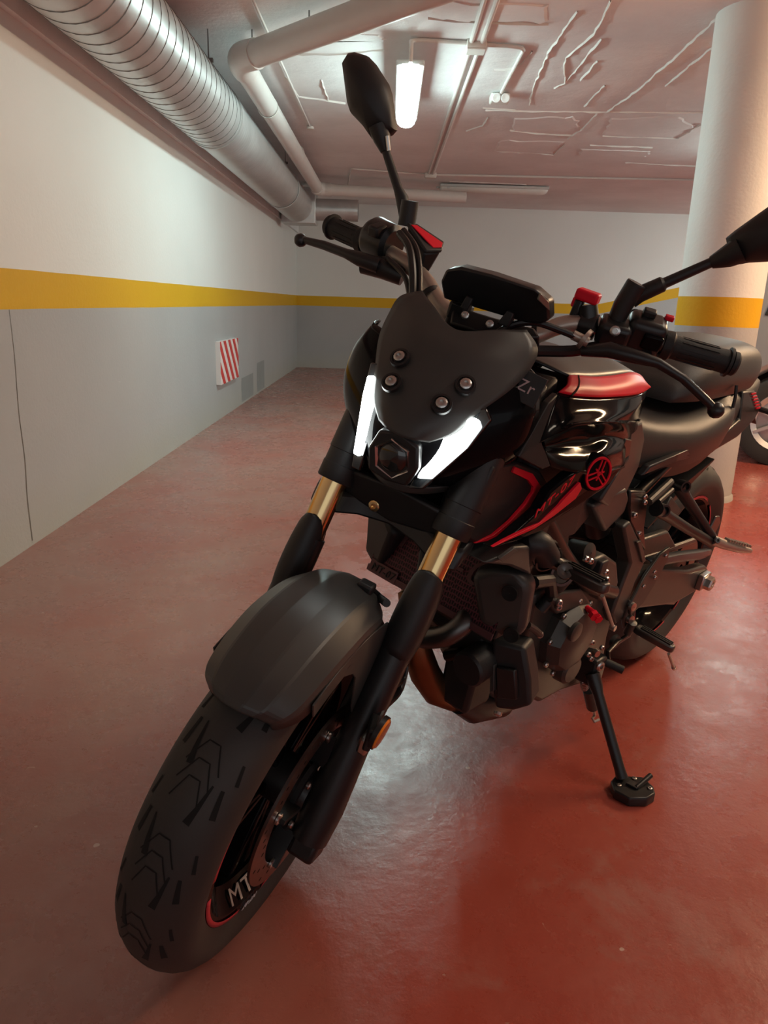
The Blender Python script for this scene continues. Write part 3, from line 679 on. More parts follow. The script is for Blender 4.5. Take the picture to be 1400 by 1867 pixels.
# ---- front fender
prof_f = [(-.077, -.060), (-.0765, -.034), (-.073, -.026), (-.050, -.0075), (-.046, -.0055), (-.020, .0005), (-.016, .001), (.016, .001), (.020, .0005), (.046, -.0055), (.050, -.0075), (.073, -.026), (.0765, -.034), (.077, -.060)]
cols = []
for y, dr in prof_f:
    cl = []
    for ph, wr, rr in ((57, .60, .328), (59.5, .80, .333), (65, .93, .337), (78, 1, .339), (92, 1, .339), (103, .96, .337), (109, .84, .334)):
        a = math.radians(ph+(2.5*(1-abs(y)/.077) if ph > 100 else -2.0*(1-(abs(y)/.077)**2) if ph < 60 else 0)); r = rr+dr*(1 if ph > 60 else .8); cl.append((FA.x+r*math.cos(a), y*wr, FA.z+r*math.sin(a)))
    cols.append(cr(cl, 5))
rows = [[c_[i] for c_ in cols] for i in range(len(cols[0]))]
fender = grid('front_fender', rows, M_GREY, bike, up=1, solid=.003, st=True, angle=6, label='matte dark grey front fender')
for s in (1, -1):
    P = [(FA.x+.300*math.cos(math.radians(q)), .0775, FA.z+.300*math.sin(math.radians(q))) for q in range(66, 109, 6)]
    P += [(1.285, .083, .500), (1.318, .084, .445), (1.348, .084, .425), (1.372, .083, .468), (1.392, .080, .535), (1.408, .079, .552)]
    P += [(FA.x+.268*math.cos(math.radians(q)), .0775, FA.z+.268*math.sin(math.radians(q))) for q in range(82, 65, -8)]
    P = P if s > 0 else mir(P); prism('fender_stay', P, (0, -s*.003, 0), M_GREY, fender, bevel=.001, st=True)
    bolt((1.330, s*.084, .475), (0, s, 0), M_DSTEEL, fender, .007, .004, True)
tube('hose_clip', [(1.3152,0.03,0.6298), (1.2891,0.045,0.6051), (1.3249,0.07,0.6255)], .006, M_BLK, bike, n=10, st=True)
box('cable_guide', (1.3136,0.03,0.627), (.02, .025, .016), M_BLK, bike, st=True, bevel=.004)

# ------------------------------------------------------------------ headlight unit (turns with the fork)
rows = [
 [(1.12, -.125, .950), (1.155, -.115, .950), (1.195, -.055, .950), (1.203, 0, .950), (1.195, .055, .950), (1.155, .115, .950), (1.12, .125, .950)],
 [(1.12, -.142, .905), (1.170, -.130, .905), (1.225, -.070, .900), (1.244, 0, .900), (1.225, .070, .900), (1.170, .130, .905), (1.12, .142, .905)],
 [(1.12, -.142, .850), (1.175, -.131, .850), (1.244, -.070, .850), (1.272, 0, .850), (1.244, .070, .850), (1.175, .131, .850), (1.12, .142, .850)],
 [(1.13, -.116, .800), (1.182, -.104, .800), (1.250, -.058, .800), (1.272, 0, .806), (1.250, .058, .800), (1.182, .104, .800), (1.13, .116, .800)],
 [(1.13, -.084, .765), (1.175, -.074, .768), (1.228, -.042, .772), (1.246, 0, .768), (1.228, .042, .772), (1.175, .074, .768), (1.13, .084, .765)],
 [(1.12, -.05, .745), (1.15, -.045, .748), (1.18, -.025, .752), (1.19, 0, .750), (1.18, .025, .752), (1.15, .045, .748), (1.12, .05, .745)]]
rows = [[(q[0], q[1]*1.08-.008, q[2]) if abs(q[1]) > .09 else q for q in r] for r in rows]
hl = grid('headlight_cowl', rows, M_GLOSS, bike, up=5, solid=.004, st=True, angle=60)
M_DRL = emis('daylight_led', (.93, 1.0, .97), 14.0)
# each running light: thick light bar in a dark gloss bezel
def drl(P, name, grow=1.35):
    c = sum((V(p) for p in P), V((0, 0, 0)))/len(P)
    n = (V(P[1])-V(P[0])).cross(V(P[2])-V(P[0])).normalized(); n = n if n.x > 0 else -n
    B = [c+(V(p)-c)*grow-n*.0165 for p in P]
    b = prism('light_bezel', B, n*.012, M_LENS, hl, bevel=.002, st=True)
    d = prism(name, [V(p)-n*.004 for p in P], n*.010, M_DRL, b, bevel=.0025, st=True); d['label'] = 'glowing white running light'
    return b
drl([(1.262,-0.0657,0.7897), (1.262,-0.0552,0.7889), (1.258,-0.0576,0.8239), (1.238,-0.0664,0.8913), (1.236,-0.0748,0.901), (1.236,-0.0874,0.8978), (1.246,-0.0825,0.8712)], 'running_light')
drl([(1.262,0.0374,0.7961), (1.262,0.0529,0.8023), (1.255,0.083,0.8626), (1.24,0.0909,0.893), (1.238,0.082,0.9019), (1.238,0.0586,0.8905), (1.25,0.0432,0.8499)], 'running_light')
# lower projector lamp
LC = V((1.272,-0.0083,0.8177)); LC.y = 0
LAX = V((1, 0, -.12)).normalized()
pb = prism('projector_bezel', [V((1.268, 0, LC.z))+V((0, math.cos(a)*r, math.sin(a)*r)) for a, r in ((PI*.25, .044), (PI*.5, .040), (PI*.75, .044), (PI, .040), (PI*1.25, .044), (PI*1.5, .036), (PI*1.75, .044), (0, .040))], LAX*.016, M_SAT, hl, bevel=.004, st=True)
lathe('projector_ring', [(0, .027), (.012, .0305), (.016, .029), (.013, .0255), (.002, .025)], V((1.272, 0, LC.z)), LAX, M_CHROME, pb, n=6, st=True, smooth=False)
lathe('projector_lens', [(.006, .026), (.011, .024), (.016, .018), (.019, .010), (.020, .0005)], V((1.272, 0, LC.z)), LAX, M_LENS, pb, n=32, st=True)
# chin strip below the lamp
grid('chin_trim', [[(1.180, -.088, .786), (1.236, -.052, .778), (1.256, 0, .772), (1.236, .052, .778), (1.180, .088, .786)], [(1.176, -.082, .772), (1.232, -.048, .764), (1.252, 0, .758), (1.232, .048, .764), (1.176, .082, .772)]], M_GREY, hl, up=5, solid=.003, st=True)
# inner bucket and stays to the fork
grid('headlight_bucket', [[(1.06, y*.8, z) for y, z in ((-.10, .93), (-.11, .85), (-.08, .78), (0, .75), (.08, .78), (.11, .85), (.10, .93), (0, .95))], [(1.16, y, z) for y, z in ((-.10, .94), (-.118, .85), (-.09, .78), (0, .755), (.09, .78), (.118, .85), (.10, .94), (0, .95))]], M_BLK, hl, up=3, solid=0, closed=True, caps=True, st=True)
for s in (1, -1):
    P = [(1.165, s*.112, .925), (1.14, s*.120, .93), (1.10, s*.128, .90), (1.09, s*.128, .80), (1.12, s*.115, .77), (1.15, s*.100, .79), (1.165, s*.112, .85)]
    prism('side_stay', P, (0, -s*.012, 0), M_BLK, hl, bevel=.004, st=True)
    prism('side_gusset', [(1.17, s*.118, .80), (1.10, s*.13, .83), (1.12, s*.128, .72), (1.16, s*.12, .70)], (0, -s*.02, 0), M_BLK, hl, bevel=.004, st=True)
# ---- fly screen
rows = [
 [(1.272, -.040, .855), (1.284, -.020, .853), (1.287, 0, .852), (1.284, .020, .853), (1.272, .040, .855)],
 [(1.252, -.067, .876), (1.275, -.032, .874), (1.280, 0, .873), (1.275, .032, .874), (1.252, .067, .876)],
 [(1.236, -.080, .905), (1.258, -.042, .902), (1.265, 0, .900), (1.258, .042, .902), (1.236, .080, .905)],
 [(1.190, -.107, .942), (1.228, -.050, .938), (1.238, 0, .936), (1.228, .050, .938), (1.192, .103, .942)],
 [(1.156, -.116, .972), (1.200, -.055, .972), (1.212, 0, .970), (1.200, .055, .972), (1.156, .113, .972)],
 [(1.138, -.113, .998), (1.180, -.052, .992), (1.196, 0, .984), (1.180, .052, .992), (1.138, .109, .998)],
 [(1.133, -.084, 1.016), (1.162, -.052, 1.008), (1.186, 0, .992), (1.162, .052, 1.008), (1.133, .084, 1.016)]]
screen = grid('fly_screen', rows, M_GREY, bike, up=5, solid=.004, st=True, angle=40, label='matte dark fly screen with four silver bolts')
for p in ((1.237,-0.0502,0.94), (1.266,-0.0407,0.9119), (1.237,0.0525,0.9396), (1.266,0.0372,0.9111)):
    n = V((.75, p[1]*3, .62)).normalized(); q = V(p)
    cup = lathe('bolt_cup', [(-.004, .0150), (.0008, .0142), (.0012, .0110), (-.001, .0100), (-.001, .0005)], q-n*.0015, n, M_SAT, screen, n=24, st=True)
    bolt(q-n*.001, n, M_STEEL, cup, .0080, .0045, True, 'screen_bolt')
# ---- triple clamps, steering stem
def AXP(z, o=0): return V((1.49-.462*z+o, 0, z))
def clamp(z, th, name):
    c = AXP(z); P = []
    for x, y in ((.075, -.13), (.085, -.10), (.06, -.05), (.05, 0), (.06, .05), (.085, .10), (.075, .13), (.03, .135), (-.01, .08), (-.035, .03), (-.035, -.03), (-.01, -.08), (.03, -.135)): P.append(c+V((x*.9, y, -x*.42)))
    return prism(name, P, V((-.42, 0, .9)).normalized()*th, M_SAT, bike, bevel=.005, st=True)
clamp(.70, .035, 'lower_clamp'); clamp(.925, .03, 'upper_clamp')
tube('steering_stem', [AXP(.70), AXP(.95)], .028, M_SAT, bike, n=24, st=True)
prism('clamp_cover', [(1.225, -.088, .745), (1.235, 0, .752), (1.225, .088, .745), (1.215, .086, .700), (1.212, 0, .685), (1.215, -.086, .700)], (-.02, 0, 0), M_BLK, bike, bevel=.006, st=True)
bolt((1.240, -.02, .715), (1, 0, 0), M_GOLD, bike, .009, .004, True, 'clamp_bolt')
# ---- handlebar
BAR = [(0.925,-0.3652,1.0289), (0.95,-0.277,1.0286), (0.985,-0.1858,1.0238), (1.01,-0.1289,1.0103), (1.035,-0.0831,0.9884), (1.045,-0.0341,0.9767), (1.045,0.0364,0.9789), (1.035,0.073,0.992), (1.01,0.1042,1.0173), (0.99,0.1355,1.0301), (0.975,0.1804,1.0341), (0.95,0.251,1.0367), (0.925,0.3613,1.0418)]
bar = tube('handlebar', BAR, .0138, M_BRONZE, bike, n=20, st=True, smoothpath=5)
for s in (1, -1):
    box('bar_riser', (1.045, s*.045, .965), (.04, .03, .07), M_SAT, bike, st=True, bevel=.006)
    box('riser_cap', (1.045, s*.045, .992), (.042, .032, .03), M_SAT, bike, st=True, bevel=.006)
# zip ties
for p, q in (((1.025,-0.1082,0.9972), (.3, .8, -.6)), ((1.03,0.0777,1.0001), (0, .9, .4))): lathe('cable_tie', [(-.004, .0145), (-.004, .0165), (.004, .0165), (.004, .0145)], p, q, M_BLK, bike, n=20, st=True)
def grip(pin, pout, name, flare=1):
    a = V(pin); b = V(pout); d = (b-a); L_ = d.length
    pr_ = [(0, .0165), (0, .0215), (.012, .0225), (.016, .0185), (L_*.45, .0172), (L_*.80, .0180), (L_*.88, .0185), (L_*.885, .0225), (L_*.92, .0225), (L_*.925, .0170), (L_*.94, .0165), (L_*.945, .0185), (L_*1.0, .0185), (L_*1.0+.003, .016), (L_*1.0+.003, .001)]
    g = lathe(name, pr_, a, d, M_GRIP, bike, n=28, st=True)
    return g
GL_in, GL_out = V((0.95,0.2532,1.0358)), V((0.925,0.3635,1.0409)); GR_in, GR_out = V((0.95,-0.2767,1.0277)), V((0.925,-0.3676,1.0292))
gl = grip(GL_in, GL_out, 'grip'); gr_ = grip(GR_in, GR_out, 'grip')
for g, a, b in ((gl, GL_in, GL_out), (gr_, GR_in, GR_out)):
    d = (b-a).normalized(); L_ = (b-a).length; u = d.orthogonal().normalized(); w_ = d.cross(u); G = []
    for k in range(12):
        an = 2*PI*k/12; o_ = (u*math.cos(an)+w_*math.sin(an)); G.append(box_geo(a+d*L_*.48+o_*.0178, (L_*.5, .003, .0018), axes(d, o_)))
    mesh('grip_ribs', *join(*G), M_GRIP, g, st=True)
# ---- left switchgear
def oriented(p0, d, zup=(0, 0, 1)): return axes(d, zup)
dL = (GL_out-GL_in).normalized(); dR = (GR_out-GR_in).normalized()
swc = V((0.957,0.222,1.0385)); RL = axes(dL, (.35, 0, 1))
sw = box('left_switchgear', swc, (.060, .050, .064), M_SAT, bike, rot=RL, st=True, bevel=.012, bseg=3)
box('beam_switch', swc+RL @ V((-.004, .004, .036)), (.020, .016, .012), M_BLK, sw, rot=RL, st=True, bevel=.003)
box('indicator_switch', swc+RL @ V((.012, -.026, .006)), (.030, .010, .024), M_GLOSS, sw, rot=RL, st=True, bevel=.003)
box('horn_button', swc+RL @ V((.012, -.028, -.016)), (.016, .008, .012), M_BLK, sw, rot=RL, st=True, bevel=.003)
box('hazard_button', swc+RL @ V((.028, .014, .032)), (.014, .010, .008), M_RED, sw, rot=RL, st=True, bevel=.002)
box('switch_frame', swc+RL @ V((.012, .022, .012)), (.034, .010, .030), M_BLK, sw, rot=RL, st=True, bevel=.004)
box('toggle', swc+RL @ V((.014, .029, .012)), (.020, .008, .014), M_GLOSS, sw, rot=RL, st=True, bevel=.003)
bolt(swc+RL @ V((-.022, .02, .022)), RL @ V((-.2, 1, .4)), M_GLOSS, sw, .007, .004, True)
# clutch perch, lever, cable
cp_ = V((0.985,0.1812,1.0319))
cper = box('clutch_perch', cp_, (.050, .044, .040), M_SAT, bike, rot=RL, st=True, bevel=.008)
bolt(cp_+V((.024, .004, .006)), (1, .1, .1), M_STEEL, cper, .008, .004, True)
tube('clutch_lever', [(1.035,0.1534,0.9979), (1.035,0.1903,1.0134), (1.03,0.2345,1.0173), (1.025,0.2625,1.0187), (1.015,0.3033,1.0088), (1,0.3444,0.9894), (0.995,0.3602,0.9815)], [.008, .012, .010, .0075, .0065, .0065, .006], M_SAT, bike, n=14, st=True, smoothpath=0)
lathe('lever_ball', [(-.0125, .0005), (-.011, .006), (-.006, .011), (0, .0125), (.006, .011), (.011, .006), (.0125, .0005)], (0.993,0.3655,0.9788), (0, 1, -.4), M_SAT, bike, n=20, st=True)
tube('clutch_cable', [(1.09,0.0212,0.9714), (1.085,0.0481,1.0045), (1.075,0.0792,1.0197), (1.06,0.115,1.0193), (1.05,0.1417,1.0168)], .0052, M_HOSE, bike, n=10, st=True, smoothpath=5)
adj = tube('cable_adjuster', [(1.05,0.1341,1.0183), (1.045,0.1588,1.0149)], .0075, M_BRONZE, bike, n=12, st=True)
lathe('adjuster_wheel', [(-.003, .0005), (-.003, .016), (.003, .016), (.003, .0005)], (1.047,0.1527,1.018), (0, .75, -.25), M_BRONZE, adj, n=20, st=True)
tube('switch_cable', [(1,0.1696,1.0065), (1.02,0.1359,0.9894), (1.04,0.0957,0.9771), (1.06,0.0677,0.9692)], .009, M_HOSE, bike, n=10, st=True, smoothpath=4)
# red-topped clamp mount
mnt = tube('mount_post', [(0.99,0.1476,1.0203), (0.99,0.1295,1.0575)], [.017, .015], M_SAT, bike, n=20, st=True)
lathe('mount_ring', [(-.012, .0145), (-.012, .020), (.012, .020), (.012, .0145)], (0.99,0.1422,1.029), (0, 1, .1), M_SAT, mnt, n=20, st=True)
box('mount_lever', (0.992,0.1168,1.0481), (.02, .014, .03), M_SAT, mnt, st=True, bevel=.004)
box('red_cap', (0.99,0.1253,1.0697), (.032, .036, .017), M_RED, mnt, st=True, bevel=.004, bseg=3)
box('red_tab', (0.99,0.113,1.0561), (.02, .014, .016), M_RED, mnt, st=True, bevel=.003)
# ---- mirrors
def mirror_head(name, O, parent):
    """O: outline points of the housing (back face toward the front of the bike)"""
    P = [V(p) for p in O]; c = sum(P, V((0, 0, 0)))/len(P)
    rows = [[p+V((-.012, 0, 0)) for p in P], [p for p in P], [c+(p-c)*.90+V((.012, 0, 0)) for p in P], [c+(p-c)*.55+V((.024, 0, 0)) for p in P], [c+(p-c)*.12+V((.028, 0, 0)) for p in P]]
    n = len(P); v = [p for r in rows for p in r]; f = []
    for i in range(4):
        for j in range(n): f.append((i*n+j, i*n+(j+1) % n, (i+1)*n+(j+1) % n, (i+1)*n+j))
    f.append(tuple(range(4*n, 5*n)))
    h = mesh(name, v, f, M_BLK, parent, st=True, angle=50)
    g = [c+(p-c)*.97+V((-.010, 0, 0)) for p in P]
    mesh('mirror_glass', g, [tuple(range(n))], mat('mirror_glass', (.7, .72, .72), .03, 1), h, st=True, smooth=False)
    return h
OR = [(0.96,-0.3925,1.2811), (0.96,-0.3868,1.2942), (0.96,-0.3755,1.2982), (0.96,-0.3538,1.2981), (0.96,-0.3371,1.2901), (0.96,-0.307,1.2685), (0.96,-0.2971,1.2564), (0.96,-0.2729,1.2088), (0.96,-0.2784,1.2), (0.96,-0.3026,1.1838), (0.96,-0.3085,1.1857), (0.96,-0.3296,1.1997), (0.96,-0.3554,1.2117), (0.96,-0.3655,1.2242)]
mr_ = tube('mirror_stem', [(0.985,-0.1969,1.0779), (0.985,-0.2022,1.1163)], .0145, M_BLK, bike, n=20, st=True)
tube('mirror_arm', [(0.975,-0.2071,1.0857), (0.972,-0.2229,1.1145), (0.97,-0.2348,1.126), (0.965,-0.2782,1.177)], [.009, .011, .0078, .0068], M_BLK, mr_, n=14, st=True)
tube('mirror_neck', [(0.965,-0.2762,1.1741), (0.965,-0.2871,1.1889), (0.965,-0.2998,1.2064)], [.0085, .014, .018], M_BLK, mr_, n=12, st=True)
tube('neck_pin', [(0.975,-0.266,1.1766), (0.975,-0.2753,1.1965)], .0035, M_STEEL, mr_, n=8, st=True)
mirror_head('mirror_head', OR, bike)
ml = tube('mirror_stem', [(0.98,0.1774,1.0388), (0.98,0.1783,1.0736), (0.98,0.1842,1.1074)], [.013, .015, .0155], M_BLK, bike, n=20, st=True)
lathe('stem_cap', [(0, .0155), (.002, .0145), (.002, .0005)], (0.98,0.1842,1.1074), V((0.98,0.1842,1.1074))-V((0.98,0.1783,1.0736)), M_SAT, ml, n=20, st=True)
tube('mirror_arm', [(0.972,0.1868,1.0794), (0.97,0.1931,1.094), (0.966,0.2185,1.1182), (0.966,0.2208,1.1206), (0.955,0.2707,1.168)], [.010, .0125, .0115, .008, .0072], M_BLK, ml, n=14, st=True)
tube('mirror_neck', [(0.955,0.2685,1.1657), (0.955,0.2851,1.1797), (0.955,0.298,1.1938)], [.009, .016, .020], M_BLK, ml, n=12, st=True)
OL = [(0.95,0.2726,1.2022), (0.95,0.2798,1.2152), (0.95,0.3065,1.2553), (0.95,0.3347,1.288), (0.95,0.3575,1.3), (0.95,0.3794,1.299), (0.95,0.3983,1.2833), (0.95,0.4038,1.2526), (0.95,0.3902,1.2226), (0.95,0.3585,1.1967), (0.95,0.3161,1.1808), (0.95,0.3069,1.1755), (0.95,0.2973,1.1756), (0.95,0.2799,1.1921)]
mirror_head('mirror_head', OL, bike)
# ---- right controls
RR = axes(-dR, (.35, 0, 1))
thc = V((0.962,-0.2422,1.0392))
thr = lathe('throttle_housing', [(-.028, .001), (-.028, .026), (-.022, .034), (.018, .036), (.028, .030), (.028, .001)], thc, dR, M_SAT, bike, n=28, st=True)
box('kill_switch', thc+V((.03, .0, .018)), (.022, .028, .018), M_BLK, thr, rot=RR, st=True, bevel=.004)
box('starter_block', thc+RR @ V((.012, .0, -.034)), (.055, .040, .034), M_SAT, thr, rot=RR, st=True, bevel=.008)
mcy = tube('master_cylinder', [(1.01,-0.2461,0.9995), (1.005,-0.2079,1.0062), (1,-0.172,1.0021)], [.015, .019, .015], M_SAT, bike, n=18, st=True)
tube('brake_lever', [(1.02,-0.2119,1.0089), (1.03,-0.2441,1.0097), (1.025,-0.2734,1.0094), (1.015,-0.3223,1.0078), (1.005,-0.3652,1.003)], [.013, .012, .008, .0075, .006], M_SAT, bike, n=14, st=True)
lathe('lever_ball', [(-.0115, .0005), (-.010, .006), (-.005, .0105), (0, .0115), (.005, .0105), (.010, .006), (.0115, .0005)], (1.004,-0.3743,1.0002), (0, 1, -.3), M_SAT, bike, n=20, st=True)
# fluid reservoir with red lid
res_top = [(1,-0.1895,1.0789), (0.975,-0.1854,1.0798), (0.965,-0.1348,1.0668), (0.985,-0.1272,1.0559), (1.01,-0.1432,1.0502)]
res_bot = [(1.005,-0.1755,1.0489), (0.985,-0.1724,1.0471), (0.978,-0.1361,1.0377), (0.99,-0.1363,1.0162), (1,-0.1445,1.0102)]
v = [V(p) for p in res_top+res_bot]; f = [(0, 1, 2, 3, 4), (9, 8, 7, 6, 5)]+[(i, (i+1) % 5, 5+(i+1) % 5, 5+i) for i in range(5)]
rsv = mesh('fluid_reservoir', v, f, M_SAT, bike, st=True, bevel=.003)
ct = sum(v[:5], V())/5; nrm = (v[1]-v[0]).cross(v[2]-v[0]).normalized(); nrm = nrm if nrm.z > 0 else -nrm
prism('reservoir_lid', [ct+(p-ct)*1.04 for p in v[:5]], nrm*.006, M_BLK, rsv, bevel=.002, st=True)
prism('red_lid_panel', [V(p)+nrm*.006 for p in ((0.998,-0.1856,1.0766), (0.98,-0.1833,1.0768), (0.972,-0.134,1.0635), (0.983,-0.1296,1.0578), (0.995,-0.1387,1.0541))], nrm*.0018, M_RED, rsv, bevel=.0006, st=True)
for j, pth in enumerate(([(1.03,-0.1868,1.0688), (1.05,-0.1568,1.0565), (1.07,-0.1326,1.0304), (1.09,-0.1122,0.9951), (1.08,-0.1088,0.965)], [(1.02,-0.1858,1.0735), (1.04,-0.1495,1.057), (1.06,-0.1259,1.0323), (1.08,-0.1055,0.9968), (1.07,-0.0992,0.9675)], [(1.02,-0.2012,1.0249), (1.04,-0.1572,1.0128), (1.06,-0.1325,0.9953), (1.07,-0.1182,0.9743)])):
    tube('control_cable', pth, (.0062, .0055, .0045)[j], M_HOSE, bike, n=10, st=True, smoothpath=5)
# ---- instrument display
T = [(1.1,-0.0723,1.0326), (1.115,-0.0647,1.0519), (1.12,-0.0417,1.0634), (1.125,0.0062,1.0681), (1.125,0.0731,1.0693), (1.11,0.095,1.0587), (1.095,0.1021,1.0337), (1.09,0.091,1.0219), (1.085,0.0659,1.0158), (1.085,-0.0175,1.0102), (1.09,-0.063,1.0076)]
disp = prism('instrument_display', T, (-.030, 0, .004), M_SAT, bike, bevel=.004, st=True)
def disp_face():
    P = [V(p)+V((-.031, 0, .004)) for p in T]; c = sum(P, V())/len(P); return [c+(p-c)*.86 for p in P]
prism('display_screen', disp_face(), (-.002, 0, .0003), M_LENS, disp, bevel=.001, st=True)
prism('display_edge', [(1.124,0.0801,1.0677), (1.11,0.0936,1.0582), (1.105,0.0978,1.0466), (1.12,0.0788,1.0578)], (.003, .003, 0), mat('display_bezel', (.30, .28, .24), .3, .6), disp, bevel=.001, st=True)
for P in ([(1.1,-0.031,1.0066), (1.1,-0.027,1.0263), (1.1,-0.0154,1.0244), (1.1,-0.0185,1.0025)], [(1.1,0.0309,1.0031), (1.1,0.0397,1.0269), (1.1,0.0509,1.0251), (1.1,0.0488,1.0028)]):
    prism('display_bracket', P, (-.02, 0, 0), M_BLK, disp, bevel=.002, st=True)
bolt((1.11,-0.0159,1.0001), (1, 0, .3), M_STEEL, disp, .006, .003, True); bolt((1.11,0.0243,1.0009), (1, 0, .3), M_STEEL, disp, .006, .003, True)
prism('display_tray', [(1.08,-0.0442,0.9746), (1.06,-0.0558,0.9995), (1.06,0.0134,1.0036), (1.06,0.0791,1.0098), (1.08,0.0957,1.0034), (1.1,0.033,0.9854)], (-.03, 0, -.02), M_BLK, disp, bevel=.004, st=True)

# ------------------------------------------------------------------ tank and bodywork
B2W = Mx.Translation((0.741371, 2.058049, 0)) @ Mx.Rotation(-2.319359, 4, 'Z') @ Mx.Rotation(-0.160712, 4, 'X')
W2B_ = B2W.inverted()
def W2B(p): return W2B_ @ V(p)
M_SEAT = mat('seat_vinyl', (.035, .033, .031), .42, noise=.15, nscale=40, bump=.25, bscale=900)
M_ENG = mat('engine_grey_black', (.060, .056, .050), .40, .35, noise=.15, nscale=25)
M_FRAME = mat('frame_black', (.018, .017, .016), .30, .3)
cen = [(1.03, 0, .935), (.97, 0, .946), (.90, 0, .948), (.82, 0, .944), (.74, 0, .932), (.67, 0, .912), (.62, 0, .885)]
rtop = [(0.9601,0.12,0.9302), (0.928,0.122,0.9283), (0.8708,0.122,0.9236), (0.7995,0.12,0.9225), (0.7258,0.115,0.9227), (0.6599,0.104,0.9118), (0.5734,0.085,0.8851)]
rbot = [(1.0164,0.14,0.9118), (0.9816,0.149,0.9067), (0.9321,0.151,0.9012), (0.8644,0.151,0.8964), (0.77,0.146,0.8914), (0.6965,0.133,0.888), (0.6239,0.112,0.8852)]
mid = [tuple(lerp(a, b, .5)+V((0, 0, .012))) for a, b in zip(cen, rtop)]
half = [cen, mid, rtop]
tank = grid('fuel_tank', [mir(rtop), mir(mid), cen, mid, rtop], M_SAT, bike, up=4, solid=.004, angle=60, label='fuel tank with dark top and red shoulders')
def bulge(a, b, t, d): p = lerp(a, b, t); p.y += d*(1 if p.y > 0 else -1); return tuple(p)
for s in (1, -1):
    T0, T2 = (rtop, rbot) if s > 0 else (mir(rtop), mir(rbot))
    T1 = [bulge(a, b, .5, .006) for a, b in zip(T0, T2)]
    grid('red_tank_panel', [[V(p)+V((0, s*.002, .001)) for p in r] for r in (T0, T1, T2)], M_RED, tank, up=4, solid=.005, angle=60, label='glossy red tank shoulder')
    # thin black gap across the red panel
    q = [bulge(T0[1], T2[1], t, .006*math.sin(PI*t)+.0035) for t in (-.02, .25, .5, .75, 1.02)]
    q = [tuple(lerp(x, y_, .25)) for x, y_ in zip(q, [bulge(T0[0], T2[0], t, .006*math.sin(PI*t)+.0035) for t in (-.02, .25, .5, .75, 1.02)])]
    tube('panel_gap', q, .0017, M_GRV, tank, n=6)
    r1 = [(1.0456,0.15,0.8912), (1.0092,0.16,0.8868), (0.9481,0.165,0.883), (0.8715,0.165,0.8784), (0.7757,0.155,0.8705), (0.7077,0.142,0.8685), (0.6469,0.122,0.869)]
    r2 = [(1.0811,0.166,0.8506), (1.0519,0.173,0.8631), (1.0162,0.18,0.8744), (0.9538,0.181,0.8721), (0.8852,0.176,0.8651), (0.7747,0.156,0.8477), (0.6672,0.13,0.833)]
    r2b = [(1.0744,0.164,0.8458), (1.0449,0.171,0.8583), (1.0088,0.178,0.8696), (0.9476,0.179,0.8674), (0.8786,0.174,0.8601), (0.7675,0.154,0.8424), (0.662,0.128,0.8276)]
    r3 = [(1.0395,0.15,0.8302), (0.988,0.146,0.8308), (0.9338,0.146,0.8329), (0.865,0.146,0.8252), (0.8041,0.146,0.8234), (0.7299,0.14,0.8082), (0.64,0.122,0.7891)]
    r4 = [(1.0517,0.16,0.8288), (1.0152,0.163,0.8144), (0.9592,0.168,0.8067), (0.9094,0.171,0.8048), (0.8441,0.167,0.8048), (0.7485,0.15,0.7871), (0.641,0.124,0.7604)]
    r5 = [(1.0362,0.165,0.8036), (0.9936,0.172,0.7926), (0.9595,0.179,0.7862), (0.9024,0.181,0.7744), (0.8247,0.17,0.7668), (0.7421,0.152,0.7505), (0.6461,0.126,0.7343)]
    R = [rbot, r1, r2, r2b, r3, r4, r5]
    if s < 0: R = [mir(r) for r in R]
    grid('gloss_tank_side', R, M_GLOSS, tank, up=4, solid=.004, angle=50, label='gloss black tank side with air scoop')
    # matte strip along the front edge of the tank side
    P = [(1.1198,0.16,0.8283), (1.0526,0.15,0.9002), (1.0172,0.142,0.9098), (1.0433,0.152,0.8891), (1.0795,0.166,0.8504), (1.0537,0.162,0.8297), (1.0313,0.166,0.8033), (1.0524,0.166,0.801)]
    prism('tank_front_strip', P if s > 0 else mir(P), (0, -s*.012, 0), M_BLK, tank, bevel=.002)
    # shroud panel with red stripe
    P = [(1.0831,0.138,0.8099), (1.0054,0.136,0.7827), (0.9658,0.136,0.7528), (0.9598,0.136,0.7351), (0.9823,0.138,0.7084), (1.0634,0.14,0.6734), (1.1441,0.136,0.6819), (1.1734,0.136,0.6968), (1.1735,0.143,0.7526), (1.1568,0.145,0.8141)]
    sh = prism('radiator_shroud', P if s > 0 else mir(P), (0, -s*.03, 0), M_BLK, bike, bevel=.006, bseg=3)
    P = [(1.0955,0.143,0.8037), (1.0339,0.141,0.7823), (0.9987,0.14,0.7558), (0.9962,0.14,0.7381), (1.0189,0.142,0.718), (1.0595,0.143,0.6969), (1.0986,0.141,0.6838), (1.1196,0.14,0.6853), (1.1528,0.139,0.6879), (1.1329,0.14,0.6911), (1.1107,0.142,0.6935), (1.0751,0.144,0.71), (1.039,0.143,0.7327), (1.0218,0.142,0.749), (1.0238,0.142,0.7578), (1.0461,0.143,0.7739), (1.0995,0.144,0.7951)]
    prism('red_shroud_stripe', P if s > 0 else mir(P), (0, -s*.006, 0), M_RED, sh, bevel=.0008, label='red stripe')
    prism('shroud_inner', [(V(p)-V((0, s*.02, 0))) if s > 0 else V((p[0], -p[1]+.02, p[2])) for p in ((1.1568,0.145,0.8141), (1.0823,0.138,0.8115), (0.9499,0.136,0.7521), (0.9727,0.138,0.6774), (1.0834,0.133,0.6508), (1.1658,0.134,0.6806))], (0, -s*.05, 0), M_BLK, sh, bevel=.004)
